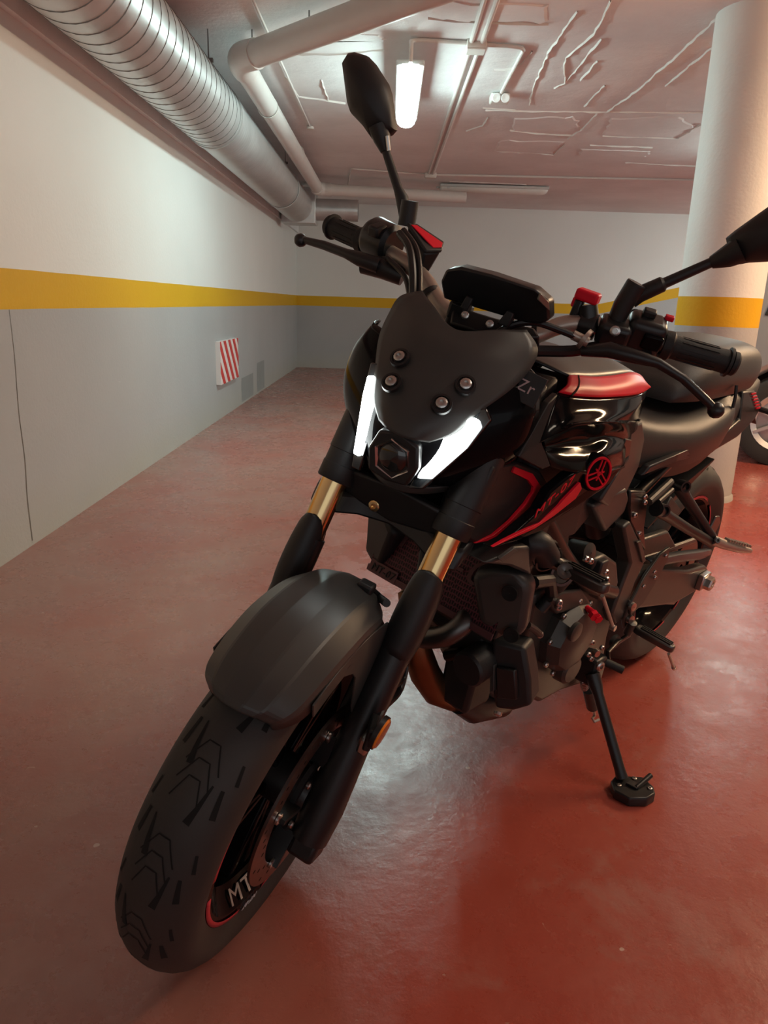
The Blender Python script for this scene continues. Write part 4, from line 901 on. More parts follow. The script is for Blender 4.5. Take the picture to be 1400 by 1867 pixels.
    # lower wing panel with lettering
    P = [(1.165,0.176,0.6987), (1.1224,0.174,0.7013), (1.0391,0.171,0.7323), (1.0204,0.17,0.7601), (0.9796,0.176,0.7845), (0.9544,0.182,0.7902), (0.8385,0.176,0.771), (0.7437,0.156,0.7586), (0.8035,0.168,0.7358), (0.8835,0.174,0.7259), (0.9591,0.174,0.7111), (1.0277,0.174,0.6942), (1.099,0.175,0.6936)]
    wing = prism('wing_panel', P if s > 0 else mir(P), (0, -s*.02, 0), M_GLOSS, bike, bevel=.003)
    P = [(1.1678,0.18,0.7029), (1.1373,0.179,0.7069), (1.0409,0.177,0.7144), (0.9924,0.177,0.7352), (0.9467,0.18,0.7675), (0.9351,0.18,0.755), (0.9432,0.178,0.7381), (1.0015,0.177,0.7178), (1.0536,0.177,0.7068), (1.1307,0.179,0.7045)]
    prism('red_wing_stripe', P if s > 0 else mir(P), (0, -s*.006, 0), M_RED, wing, bevel=.0006, label='red stripe under the lettering')
    if s > 0:
        a, b = V((1.0626,0.1775,0.7154)), V((0.9687,0.1805,0.7637)); d = (b-a); L_ = d.length; d.normalize(); n = V((0, 1, 0)); n = (n-d*n.dot(d)).normalized(); up_ = n.cross(d); up_ = up_ if up_.z > 0 else -up_
        tv, tf = text_geo('MT-07', L_/3.1, .0012, .35, 1.15); mp_ = (a+b)/2+up_*.016
        mesh('wing_lettering', [mp_+d*p.x+up_*p.y*.5+n*p.z for p in tv], tf, M_RED, wing, smooth=False)
    # round emblem pod
    c = V((0.9049,0.186,0.7794)); nrm = V((.27, .95, .06)).normalized()
    if s < 0: c.y *= -1; nrm.y *= -1
    pod = lathe('emblem_pod', [(-.035, .030), (-.006, .033), (0, .031), (.001, .028), (.001, .0005)], c, nrm, M_GLOSS, wing, n=40)
    lathe('emblem_ring', [(.001, .0245), (.003, .025), (.003, .0285), (.001, .029)], c, nrm, M_RED, pod, n=48)
    u = V((0, 0, 1)); u = (u-nrm*u.dot(nrm)).normalized(); w_ = nrm.cross(u); G = []
    for k in range(3):
        an = PI/2+2*PI*k/3+.25; d = w_*math.cos(an)+u*math.sin(an); e = nrm.cross(d)
        G.append(box_geo(c+nrm*.002-d*.006, (.012, .0026, .002), axes(d, nrm)))
        for t in (-1, 1): G.append(box_geo(c+nrm*.002+d*.0125+e*.0042*t, (.022, .0022, .002), axes(d, nrm)))
        G.append(box_geo(c+nrm*.002+d*.0025, (.0024, .0105, .002), axes(d, nrm)))
    mesh('emblem_forks', *join(*G), M_RED, pod, smooth=False)
    # knee panel and covers below the tank
    P = [(0.6964,0.132,0.8246), (0.6178,0.118,0.8215), (0.567,0.112,0.7777), (0.5691,0.118,0.7205), (0.6142,0.125,0.6637), (0.682,0.13,0.6482), (0.7607,0.14,0.6842), (0.7412,0.15,0.7366), (0.6863,0.138,0.7609)]
    kp = prism('knee_panel', P if s > 0 else mir(P), (0, -s*.03, 0), M_GREY, bike, bevel=.006, bseg=3)
    P = [(0.7302,0.143,0.806), (0.6973,0.14,0.7991), (0.6848,0.139,0.7666), (0.7303,0.145,0.7616), (0.7534,0.147,0.7719)]
    prism('knee_highlight_trim', P if s > 0 else mir(P), (0, -s*.006, 0), M_FRAME, kp, bevel=.002)
    P = [(0.7713,0.135,0.6731), (0.6954,0.135,0.6877), (0.6326,0.132,0.6875), (0.6021,0.13,0.6598), (0.5972,0.128,0.6249), (0.6317,0.126,0.6062), (0.6645,0.126,0.5923), (0.6961,0.13,0.6154)]
    prism('intake_cover', P if s > 0 else mir(P), (0, -s*.06, 0), M_GREY, bike, bevel=.008, bseg=3)
# filler for the inside of the machine: airbox, frame bridge
grid('airbox', [[(x, y, z) for y, z in ((-w_, z0), (-w_, z1), (w_, z1), (w_, z0))] for x, w_, z0, z1 in ((1.06, .05, .70, .90), (.98, .12, .62, .90), (.80, .125, .62, .90), (.62, .09, .66, .86))], M_BLK, bike, up=1, solid=0, closed=True, caps=True, smooth=False)
prism('tank_nose', [(1.07, -.09, .90), (1.085, 0, .915), (1.07, .09, .90), (1.03, .125, .90), (.98, .12, .93), (.98, -.12, .93), (1.03, -.125, .90)], (0, 0, -.12), M_BLK, bike, bevel=.01)
tv, tf = text_geo('NZr', .024, .0006, 0, 1.1)
q = V((1.165,0.1056,0.949)); d = (V((1.165,0.1229,0.9476))-q).normalized(); nn = V((1, .1, .25)); nn = (nn-d*nn.dot(d)).normalized(); up_ = nn.cross(d)
plate = [q+d*x+up_*y_ for x, y_ in ((-.022, -.022), (.035, -.022), (.035, .022), (-.022, .022))]
lp = prism('lettered_band', plate, -nn*.004, M_BLK, hl, bevel=.001, st=True)
mesh('band_lettering', [q+d*(p.x+.002)+up_*p.y+nn*(p.z+.0008) for p in tv], tf, mat('pale_pink_lettering', (.55, .42, .42), .5), lp, st=True, smooth=False)
# ------------------------------------------------------------------ seats and tail
def loft_half(stations, closed_bottom=True):
    rows = []
    for x, H in stations:
        L_ = [(x, y, z) for y, z in H]; rows.append([(p[0], -p[1], p[2]) for p in L_[::-1]]+L_[1:])
    return rows
seat = grid('rider_seat', loft_half([
 (.655, [(0, .812), (.03, .810), (.062, .79), (.072, .75), (.068, .715)]),
 (.62, [(0, .838), (.04, .834), (.080, .81), (.090, .76), (.085, .715)]),
 (.50, [(0, .812), (.06, .808), (.104, .79), (.118, .75), (.112, .706)]),
 (.36, [(0, .806), (.08, .803), (.130, .785), (.146, .75), (.138, .700)]),
 (.22, [(0, .820), (.09, .817), (.137, .802), (.150, .765), (.142, .715)]),
 (.12, [(0, .850), (.08, .845), (.122, .822), (.134, .785), (.126, .735)]),
 (.07, [(0, .855), (.06, .850), (.095, .825), (.105, .790), (.100, .745)])]), M_SEAT, bike, up=4, solid=0, caps=True, angle=70, label='padded dark rider seat')
pil = grid('pillion_seat', loft_half([
 (.40, [(0, .868), (.04, .866), (.070, .856), (.080, .84), (.075, .83)]),
 (.35, [(0, .915), (.06, .910), (.098, .89), (.108, .86), (.100, .835)]),
 (.26, [(0, .950), (.07, .945), (.110, .92), (.122, .875), (.112, .838)]),
 (.10, [(0, .958), (.07, .954), (.106, .93), (.118, .88), (.106, .838)]),
 (-.06, [(0, .952), (.06, .947), (.092, .922), (.102, .878), (.092, .838)]),
 (-.18, [(0, .932), (.045, .926), (.066, .905), (.072, .87), (.066, .838)]),
 (-.23, [(0, .905), (.03, .900), (.045, .885), (.05, .865), (.045, .84)])]), M_SEAT, bike, up=4, solid=0, caps=True, angle=70, label='raised dark pillion seat')
tube('seat_strap', [(.15, .132, .815), (.15, .130, .84), (.15, .124, .868)], .004, M_BLK, pil, n=8, smoothpath=4)
grid('tail_body', loft_half([
 (.46, [(0, .74), (.08, .74), (.105, .70), (.09, .66)]),
 (.25, [(0, .80), (.10, .80), (.128, .74), (.11, .66)]),
 (.05, [(0, .835), (.095, .835), (.118, .78), (.10, .70)]),
 (-.15, [(0, .845), (.07, .845), (.088, .81), (.07, .745)]),
 (-.30, [(0, .84), (.04, .84), (.05, .82), (.04, .78)])]), M_BLK, bike, up=3, solid=0, caps=True, angle=50)
for s in (1, -1):
    P = [(0.557,0.124,0.6977), (0.4469,0.142,0.72), (0.2048,0.138,0.7115), (0.0099,0.126,0.7232), (-0.1595,0.106,0.7487), (-0.2282,0.094,0.7821), (-0.1205,0.092,0.8295), (0.0239,0.108,0.84), (0.0367,0.126,0.7729), (0.1604,0.136,0.7501), (0.4413,0.146,0.7394), (0.5374,0.128,0.7193)]
    tp = prism('tail_panel', P if s > 0 else mir(P), (0, -s*.018, 0), M_SAT, bike, bevel=.004)
    for k in range(5):
        x0, y0 = 1370+1.2*k, 718+5.4*k
        pass
    V0, V1 = V((-0.0764,0.1,0.827)), V((-0.1658,0.098,0.7803)); G = []
    for k in range(6):
        c = lerp(V0, V1, k/5); G.append(box_geo((c.x, s*(c.y+.004), c.z), (.034, .003, .0042)))
    for g in G: mesh('red_vent_mark', *g, M_RED, tp, smooth=False)
    tube('indicator_stalk', [(-.20, s*.07, .775), (-.205, s*.14, .77)], .008, M_BLK, bike, n=10)
    lathe('tail_indicator', [(0, .001), (0, .014), (.02, .017), (.045, .012), (.05, .001)], (-.205, s*.14, .77), (0, s, 0), M_AMBER if s < 0 else M_BLK, bike, n=16)
prism('tail_lamp', [(-.30, -.04, .835), (-.30, .04, .835), (-.325, .035, .80), (-.325, -.035, .80)], (.03, 0, 0), M_RED, bike, bevel=.004)
prism('plate_holder', [(-.28, -.05, .78), (-.28, .05, .78), (-.37, .06, .70), (-.37, -.06, .70)], (.012, 0, .004), M_BLK, bike, bevel=.003)
# ------------------------------------------------------------------ rear wheel
RA = V((0, 0, .315))
rprof = [(.066, .213), (.072, .220), (.080, .232), (.088, .246), (.0905, .258), (.086, .273), (.074, .289), (.056, .302), (.034, .311), (.014, .3145), (0, .315)]
rtyre = tyre('rear_tyre', RA, .315, .09, rprof, False, 'wide rear tyre')
tread(RA, rprof, rtyre, False, range(20, 140, 24), 24, .09)
rrimp = [(y*1.45, r) for y, r in rimp]
rrim = lathe('rear_rim', rrimp, RA, (0, 1, 0), M_GLOSS, bike, n=96)
sp2 = spoke_mesh('spoke', .036, .182, rrim); wheel_copy(sp2, RA, 5, rrim, False, 'spoke', .1)
lathe('hub', [(-.09, .018), (-.09, .04), (.09, .04), (.09, .018)], RA, (0, 1, 0), M_SAT, rrim, n=32)
for a0, a1 in ((20, 62), (75, 118), (130, 170), (190, 235), (250, 290), (305, 350)): rim_tape(RA, a0, a1, rrim, False, y=.0735)
rim_word(RA, 'MT-07', 298, .013, .2155, .0742, rrim, False, M_WHITE)
lathe('sprocket', [(.088, .05), (.088, .098), (.094, .098), (.094, .05)], RA, (0, 1, 0), M_DSTEEL, bike, n=42, smooth=False)
# chain run
tube('chain_run', [(-.0, .100, .413), (.50, .100, .455)], .009, M_DSTEEL, bike, n=8); tube('chain_run', [(0, .100, .217), (.50, .100, .375)], .009, M_DSTEEL, bike, n=8)
# ---- swing arm
for s in (1, -1):
    P = [(.56, .14, .44), (.50, .14, .455), (.36, .145, .44), (.12, .15, .372), (-.02, .15, .350), (-.055, .15, .330), (-.055, .15, .292), (0, .15, .272), (.14, .148, .275), (.38, .145, .335), (.54, .14, .37)]
    sa = prism('swing_arm', P if s > 0 else mir(P), (0, -s*.032, 0), M_ENG, bike, bevel=.008, bseg=3)
    box('axle_block', (-.005, s*.158, .312), (.055, .018, .046), M_STEEL, sa, bevel=.003)
    lathe('axle_nut', [(.0, .001), (.0, .021), (.016, .021), (.020, .017), (.020, .010), (.012, .009), (.012, .001)], (-.005, s*.166, .312), (0, s, 0), M_STEEL, sa, n=6, smooth=False)
    box('adjuster_bolt', (-.055, s*.152, .312), (.022, .012, .012), M_STEEL, sa, bevel=.002)
    P = [(.42, .10, .44), (.36, .10, .50), (.22, .10, .49), (.10, .11, .40), (.14, .11, .36)]
    prism('arm_brace', P if s > 0 else mir(P), (0, -s*.02, 0), M_ENG, sa, bevel=.006)
cg = grid('chain_guard', [[(.40, .125, .470), (.25, .132, .452), (.08, .135, .420), (-.03, .132, .395)], [(.40, .142, .468), (.25, .150, .450), (.08, .152, .418), (-.03, .146, .396)], [(.40, .146, .452), (.25, .154, .432), (.08, .156, .398), (-.03, .148, .382)]], mat('blue_grey_plastic', (.045, .052, .06), .35), bike, up=3, solid=.003)
prism('rear_hugger', [(.34, -.09, .52), (.20, -.10, .62), (.05, -.10, .66), (.05, .10, .66), (.20, .10, .62), (.34, .09, .52)], (.0, 0, -.004), M_BLK, bike, bevel=0)
tube('shock_absorber', [(.42, .0, .50), (.52, 0, .62)], .035, M_SAT, bike, n=16)
# ---- frame
for s in (1, -1):
    P = [(0.6187,0.142,0.6014), (0.5917,0.142,0.6106), (0.5275,0.148,0.5543), (0.4645,0.152,0.4853), (0.4873,0.152,0.4411), (0.4862,0.15,0.3493), (0.5212,0.15,0.3389), (0.5607,0.15,0.3805), (0.5519,0.15,0.4473), (0.5419,0.15,0.5015)]
    fr = prism('frame_spar', P if s > 0 else mir(P), (0, -s*.035, 0), M_ENG, bike, bevel=.006, bseg=3)
    P = [(0.6021,0.128,0.6749), (0.5208,0.128,0.661), (0.4974,0.132,0.6199), (0.4908,0.138,0.5684), (0.4685,0.148,0.5135), (0.5275,0.148,0.5543), (0.5848,0.14,0.6059), (0.5936,0.13,0.6374)]
    prism('frame_plate', P if s > 0 else mir(P), (0, -s*.02, 0), M_FRAME, fr, bevel=.004)
    prism('frame_face', [(V(p)+V((0, .003, 0))) if s > 0 else V((p[0], -p[1]-.003, p[2])) for p in ((0.5489,0.15,0.5561), (0.5299,0.15,0.5557), (0.4717,0.153,0.4931), (0.4876,0.153,0.4917))], (0, -s*.01, 0), M_ENG, fr, bevel=.002)
    P = [(0.374,0.15,0.4844), (0.3248,0.15,0.4899), (0.3283,0.155,0.4607), (0.3758,0.16,0.4136), (0.4323,0.165,0.3737), (0.4879,0.165,0.3619), (0.4997,0.16,0.3891), (0.445,0.155,0.4449)]
    hp = prism('heel_plate', P if s > 0 else mir(P), (0, -s*.008, 0), M_ENG, bike, bevel=.002)
    for p in ((0.4144,0.16,0.4533), (0.4649,0.163,0.4315), (0.399,0.16,0.4347), (0.348,0.152,0.4759)): bolt((p[0], s*p[1], p[2]), (.2, s, 0), M_STEEL, hp, .005, .005)
    tube('frame_tube', [(1.08, s*.05, .80), (.98, s*.115, .72), (.84, s*.135, .585), (.72, s*.14, .50), (.58, s*.14, .44)], .018, M_FRAME, bike, n=14, smoothpath=4)
    tube('subframe_tube', [(.62, s*.11, .60), (.40, s*.10, .68), (.0, s*.06, .76)], .014, M_FRAME, bike, n=12)
for p in ((0.5424,0.135,0.6548), (0.5333,0.135,0.6405), (0.569,0.136,0.6187), (0.5298,0.142,0.5693)): bolt(p, (.2, 1, 0), M_STEEL, bike, .006, .006, name='frame_bolt')
# ---- pillion foot peg bracket
hg = tube('pillion_hanger', [(0.4938,0.15,0.6223), (0.4419,0.158,0.5996), (0.3428,0.182,0.5546), (0.252,0.205,0.5155), (0.2277,0.21,0.5047)], [.017, .0135, .012, .012, .013], M_SAT, bike, n=14)
tube('hanger_arm', [(0.3773,0.14,0.6556), (0.3406,0.15,0.6246), (0.2835,0.18,0.5696), (0.2357,0.208,0.5204)], [.017, .014, .012, .012], M_SAT, hg, n=14)
tube('hanger_bar', [(0.5225,0.14,0.6405), (0.4083,0.132,0.6657)], .009, M_ENG, hg, n=10)
tube('hanger_bar', [(0.4798,0.145,0.6345), (0.4054,0.14,0.6483)], .006, M_ENG, hg, n=10)
for p in ((0.4776,0.156,0.6202), (0.371,0.148,0.6548)): lathe('hanger_boss', [(-.012, .014), (.012, .014), (.012, .010), (-.002, .0095), (-.002, .0005)], p, (.45, .85, .1), M_SAT, hg, n=20)
prism('hanger_web', [(0.4451,0.152,0.6111), (0.422,0.15,0.639), (0.3604,0.16,0.5979), (0.3924,0.162,0.5886)], (0, -.01, 0), M_ENG, hg, bevel=.003)
pg = tube('pillion_peg', [(0.2444,0.212,0.5182), (0.2024,0.228,0.5036), (0.1559,0.252,0.491), (0.1038,0.268,0.4794)], [.013, .0125, .0105, .007], M_BRONZE, bike, n=12)
a, b = V((0.1927,0.233,0.5064)), V((0.1294,0.266,0.4908))
G = [box_geo(lerp(a, b, k/8)+V((0, 0, .009)), (.004, .018, .006), axes((b-a), (0, 0, 1))) for k in range(9)]
mesh('peg_teeth', *join(*G), M_BRONZE, pg)
bolt((0.2451,0.222,0.5212), (.6, .7, .3), M_DSTEEL, pg, .008, .006)
prism('peg_tab', [(0.2643,0.205,0.5429), (0.2471,0.205,0.5765), (0.2182,0.205,0.5722), (0.1967,0.205,0.5518), (0.2212,0.208,0.5245)], (0, -.006, 0), M_DSTEEL, pg, bevel=.002)
# ---- rider foot peg (left)
def footpeg(name, a, b, w0, mtl, feeler, parent=bike):
    a, b = V(a), V(b); d = (b-a).normalized(); L_ = (b-a).length; up_ = V((0, 0, 1)); R = axes(d, up_)
    pgm = prism(name, [a+R @ V((0, -w0*.75, -.007)), a+R @ V((L_*.12, -w0, -.007)), a+R @ V((L_*.9, -w0*.8, -.007)), a+R @ V((L_, -w0*.45, -.007)), a+R @ V((L_, w0*.45, -.007)), a+R @ V((L_*.9, w0*.8, -.007)), a+R @ V((L_*.12, w0, -.007)), a+R @ V((0, w0*.75, -.007))], R @ V((0, 0, .018)), mtl, parent, bevel=.004, bseg=3)
    for k in (-1, 0, 1): box('peg_ridge', a+R @ V((L_*.52, k*w0*.5, .0125)), (L_*.78, w0*.24, .005), M_GRIP, pgm, rot=R, bevel=.001)
    if feeler:
        f0, f1 = V(feeler[0]), V(feeler[1]); ft_ = tube('feeler_rod', [f0, f1], .0036, M_BRONZE, pgm, n=10)
        lathe('feeler_tip', [(-.004, .001), (-.004, .0052), (.004, .0056), (.006, .001)], f1, f1-f0, M_STEEL, pgm, n=12)
    return pgm
rp = footpeg('rider_peg', (0.4532,0.172,0.3187), (0.4519,0.268,0.3115), .014, M_DSTEEL, ((0.4436,0.258,0.2939), (0.3826,0.262,0.2348)))
lathe('peg_pivot', [(-.02, .001), (-.02, .010), (.015, .011), (.018, .001)], (0.4681,0.165,0.3245), (.2, .2, 1), M_ENG, rp, n=16)
P = [(0.4557,0.155,0.3045), (0.457,0.158,0.3439), (0.4696,0.16,0.3855), (0.4967,0.158,0.4), (0.4917,0.155,0.3463)]
prism('peg_bracket', P, (0, -.012, 0), M_ENG, bike, bevel=.003)
for p in ((0.4891,0.163,0.3844), (0.4778,0.163,0.3474)): lathe('bracket_bolt', [(-.004, .001), (-.004, .011), (.004, .010), (.005, .001)], p, (.2, 1, .1), M_STEEL, bike, n=16)
footpeg('rider_peg', (.46, -.172, .335), (.44, -.265, .335), .014, M_DSTEEL, None)
# ---- gear shifter
shf = tube('shift_lever', [(0.4469,0.16,0.292), (0.5233,0.165,0.3008), (0.5687,0.168,0.2956), (0.5569,0.17,0.2674)], .0055, M_FRAME, bike, n=10)
tube('toe_rubber', [(0.5681,0.17,0.2687), (0.554,0.208,0.2633)], .0095, M_GRIP, shf, n=16)
lathe('shift_boss', [(-.004, .001), (-.004, .017), (.004, .015), (.004, .009), (.002, .001)], (0.5124,0.158,0.296), (.25, .95, .1), M_ENG, shf, n=24)
tube('linkage_rod', [(0.7223,0.18,0.4906), (0.6123,0.18,0.3784)], .004, M_BRONZE, bike, n=10)
lathe('linkage_joint', [(-.006, .001), (-.006, .007), (.006, .007), (.006, .001)], (0.6164,0.18,0.3812), (0, 1, 0), M_STEEL, bike, n=14)
# ------------------------------------------------------------------ engine
P = [(0.8947,0.125,0.516), (0.7947,0.125,0.535), (0.6543,0.125,0.5421), (0.5462,0.125,0.4818), (0.4784,0.125,0.378), (0.4789,0.125,0.2812), (0.4439,0.125,0.166), (0.5441,0.125,0.1702), (0.6621,0.125,0.1987), (0.745,0.125,0.2055), (0.8132,0.125,0.2523), (0.8852,0.125,0.3988)]
eng = prism('engine_block', P, (0, -.09, 0), M_ENG, bike, bevel=.01, bseg=3)
prism('crankcase', [(.93, .10, .34), (.93, .10, .48), (.60, .10, .50), (.56, .10, .40), (.60, .10, .30), (.84, .10, .28)], (0, -.22, 0), M_ENG, bike, bevel=.012)
sc_ = V((0.7453,0.15,0.3854))
cov = lathe('stator_cover', [(-.045, .082), (-.004, .080), (.006, .074), (.018, .066), (.024, .050), (.026, .0005)], sc_, (.05, 1, 0), M_ENG, bike, n=9, angle=20)
lathe('cover_boss', [(-.01, .036), (.012, .034), (.018, .028), (.019, .0005)], (0.7262,0.15,0.3072), (.05, 1, 0), M_ENG, cov, n=20)
lathe('cover_cap', [(0, .001), (0, .020), (.008, .020), (.010, .016), (.010, .001)], V((0.8027,0.176,0.4347)), (.05, 1, 0), M_ENG, cov, n=24)
for k in range(9):
    an = 2*PI*k/9+.2; bolt(sc_+V((math.cos(an)*.083, -.006, math.sin(an)*.083)), (0, 1, 0), M_STEEL, cov, .006, .007)
P = [(0.7306,0.15,0.5598), (0.684,0.15,0.5579), (0.6164,0.15,0.5233), (0.575,0.15,0.4647), (0.5847,0.15,0.4323), (0.6415,0.15,0.436), (0.7049,0.15,0.4847)]
spc = prism('sprocket_cover', P, (0, -.05, 0), M_ENG, bike, bevel=.008, bseg=3)
for p in ((0.782,0.15,0.575), (0.7596,0.15,0.5647), (0.6728,0.156,0.5039), (0.6861,0.156,0.5239)): bolt(p, (.2, 1, .1), M_STEEL, spc, .0065, .008)
box('neutral_switch', (0.7056,0.152,0.5396), (.03, .02, .03), M_BLK, spc, bevel=.004)
lathe('clutch_arm_boss', [(-.03, .022), (.012, .020), (.016, .001)], (0.7444,0.13,0.5712), (.15, 1, .3), M_ENG, spc, n=20)
P = [(0.865,0.14,0.5028), (0.8254,0.145,0.5112), (0.7521,0.15,0.4984), (0.6972,0.152,0.454), (0.6647,0.15,0.4072), (0.7576,0.15,0.4564), (0.8245,0.145,0.4602)]
prism('crank_cover', P, (0, -.03, 0), M_ENG, bike, bevel=.006)
rb_ = tube('red_oil_plug', [(0.7306,0.16,0.4555), (0.7401,0.18,0.4561)], [.006, .007], M_RED, bike, n=12)
lathe('plug_flange', [(-.005, .001), (-.005, .011), (.005, .011), (.005, .001)], (0.7393,0.182,0.4518), (.4, .8, -.2), M_RED, rb_, n=6, smooth=False)
lathe('plug_flange', [(-.004, .001), (-.004, .0095), (.004, .0095), (.004, .001)], (0.7307,0.188,0.4445), (.4, .8, -.2), M_RED, rb_, n=6, smooth=False)
# cylinder block and head between radiator and frame
P = [(1.00, .115, .45), (.99, .115, .60), (.93, .115, .66), (.80, .115, .64), (.76, .115, .52), (.80, .115, .42), (.93, .115, .36)]
prism('cylinder_block', P, (0, -.23, 0), M_ENG, bike, bevel=.01)
for k in range(5):
    z = .46+k*.028; prism('cooling_fin', [(1.005, -.118, z), (1.005, .118, z), (.80, .118, z+.0), (.80, -.118, z)], (0, 0, .006), M_ENG, bike, bevel=.001)
mt_ = tube('mount_tube', [(0.8201,0.12,0.5192), (0.8597,0.15,0.5674)], .024, M_ENG, bike, n=24)
lathe('mount_ring', [(0, .0255), (.004, .0245), (.004, .0195), (-.02, .0190), (-.02, .0005)], (0.8731,0.155,0.5699), (.5, .85, .15), M_DSTEEL, mt_, n=28)
for p in ((0.8657,0.16,0.5013), (0.9013,0.155,0.4513), (0.8683,0.16,0.5114)): bolt(p, (.5, .85, .1), M_STEEL, bike, .007, .009, name='engine_bolt')
for pth in ([(0.9423,0.15,0.4802), (0.9205,0.155,0.4662), (0.902,0.158,0.4508)], [(0.8812,0.15,0.5162), (0.8694,0.155,0.5104), (0.8573,0.158,0.4988)]): tube('mount_stub', pth, .007, M_ENG, bike, n=10)
# front engine guard box and oil filter
P = [(1,0.1176,0.4527), (0.98,0.1738,0.4583), (0.97,0.1944,0.3993), (0.97,0.2094,0.3515), (0.98,0.1828,0.328), (0.99,0.1518,0.3175), (1,0.1334,0.3749)]
egd = prism('engine_guard', P, (-.05, -.012, 0), M_BLK, bike, bevel=.008, bseg=3)
prism('guard_recess', [V(p)+V((.004, 0, 0)) for p in ((1,0.1408,0.4089), (0.99,0.1729,0.4156), (0.985,0.1875,0.3599), (0.995,0.1552,0.3476))], (-.01, 0, 0), M_SAT, egd, bevel=.002)
prism('guard_rib', [V(p)+V((.006, 0, 0)) for p in ((1,0.1299,0.4085), (1,0.1376,0.4118), (1,0.1488,0.3627), (1,0.1418,0.356))], (-.01, 0, 0), M_GREY, egd, bevel=.001)
bolt((0.985,0.157,0.3124), (.6, .3, -.7), M_STEEL, egd, .008, .008)
P = [(0.9109,0.12,0.4115), (0.7919,0.12,0.3355), (0.6936,0.12,0.2091), (0.7591,0.12,0.2057), (0.8545,0.12,0.2373)]
prism('oil_pan', [(.85, -.09, .26), (.90, .06, .26), (.84, .10, .22), (.66, .10, .205), (.60, .09, .26), (.60, -.09, .26), (.66, -.10, .205), (.80, -.10, .22)], (0, 0, .10), M_ENG, bike, bevel=.012)
lathe('oil_filter', [(0, .001), (0, .03), (.005, .034), (.07, .034), (.075, .03)], (1.04,0.1048,0.3954), (-1, 0, .1), M_BLK, bike, n=24)
prism('engine_front', [(.985, -.10, .52), (.985, .10, .52), (1.0, .10, .27), (1.0, .03, .27), (.99, .02, .40), (.985, -.10, .42)], (-.08, 0, 0), M_BLK, bike, bevel=.01)
# exhaust headers
M_HDR = mat('heat_tinted_header', (.22, .115, .055), .33, .9, noise=.35, nscale=18)
hd = tube('exhaust_header', [(.97, .045, .50), (1.035,0.0795,0.4943), (1.055,0.0854,0.4839), (1.07,0.0694,0.4603), (1.07,0.0363,0.4366), (1.06,0.0084,0.4215), (1.02, -.06, .40), (.95, -.07, .28)], .0195, M_DSTEEL, bike, n=18, smoothpath=5)
hd2 = tube('exhaust_header', [(.97, -.045, .50), (1.045, -.05, .47), (1.05,-0.0146,0.4175), (1.04,-0.0061,0.3701), (1.02,0.0055,0.3216), (0.99,0.0181,0.2782), (0.95,0.0396,0.2585), (.86, .0, .19)], [.019, .020, .024, .028, .030, .030, .030, .03], M_HDR, bike, n=20)
tube('collector', [(0.95,0.0517,0.2554), (0.9,0.055,0.2217), (.80, .05, .19), (.55, -.03, .20)], [.026, .034, .04, .05], M_SAT, bike, n=20)
tube('muffler', [(.62, -.10, .22), (.45, -.17, .26), (.20, -.19, .30)], [.04, .055, .05], M_SAT, bike, n=24)
tube('header_clamp', [(1.06,-0.0222,0.4168), (1.06,0.0119,0.4056)], .022, M_ENG, bike, n=16)
tube('drain_hose', [(1,0.0329,0.371), (1,0.0588,0.3918), (1,0.0765,0.3837)], .012, M_HOSE, bike, n=10)
# ------------------------------------------------------------------ radiator
def mesh_guard_mat():
    m = bpy.data.materials.new('maroon_mesh_guard'); N, L = nt(m); b = N['Principled BSDF']; b.inputs['Roughness'].default_value = .45; b.inputs['Metallic'].default_value = .3
    tc = N.new('ShaderNodeTexCoord'); mp = N.new('ShaderNodeMapping'); mp.inputs['Scale'].default_value = (1, 190, 110); L.new(tc.outputs['Object'], mp.inputs[0])
    vz = N.new('ShaderNodeTexVoronoi'); vz.feature = 'DISTANCE_TO_EDGE'; vz.voronoi_dimensions = '3D'; vz.inputs['Scale'].default_value = 1; vz.inputs['Randomness'].default_value = .35; L.new(mp.outputs[0], vz.inputs['Vector'])
    r = N.new('ShaderNodeValToRGB'); L.new(vz.outputs['Distance'], r.inputs[0]); r.color_ramp.elements[0].position = .08; r.color_ramp.elements[1].position = .22
    r.color_ramp.elements[0].color = (.13, .030, .045, 1); r.color_ramp.elements[1].color = (.012, .004, .006, 1); L.new(r.outputs[0], b.inputs['Base Color'])
    bp = N.new('ShaderNodeBump'); bp.inputs['Strength'].default_value = .6; bp.inputs['Distance'].default_value = .002; bp.invert = True; L.new(vz.outputs['Distance'], bp.inputs['Height']); L.new(bp.outputs[0], b.inputs['Normal'])
    return m
def RP(y, z, o=0): return V((1.045-.30*(z-.49)+o, y, z))
rad = prism('radiator', [RP(-.150, .485), RP(.150, .485), RP(.150, .72), RP(-.150, .72)], (-.035, 0, 0), M_BLK, bike, bevel=.003)
gd = prism('mesh_guard', [RP(-.148, .487, .008), RP(.148, .487, .008), RP(.148, .715, .008), RP(-.148, .715, .008)], (.0025, 0, 0), mesh_guard_mat(), rad, bevel=0, smooth=False)
M_MAR = mat('maroon_trim', (.12, .05, .055), .4, .3)
for z in (.488, .602):
    prism('guard_bar', [RP(-.15, z, .011), RP(.15, z, .011), RP(.15, z+.012, .011), RP(-.15, z+.012, .011)], (.003, 0, 0), M_MAR if z < .5 else M_BLK, rad, bevel=.001)
tv, tf = text_geo('MT-07', .085, .003, .25, 1.1)
mesh('guard_lettering', [RP(p.x+.02, .575+p.y*.75, .0125+p.z) for p in tv], tf, M_MAR, rad, smooth=False)
tv, tf = text_geo('MT-07', .020, .002, .2, 1.1)
np_ = prism('guard_name_plate', [RP(-.145, .488, .012), RP(-.075, .488, .012), RP(-.075, .512, .012), RP(-.145, .512, .012)], (.003, 0, 0), M_MAR, rad, bevel=.001)
mesh('plate_lettering', [RP(p.x-.11, .500+p.y, .016+p.z) for p in tv], tf, M_BLK, np_, smooth=False)
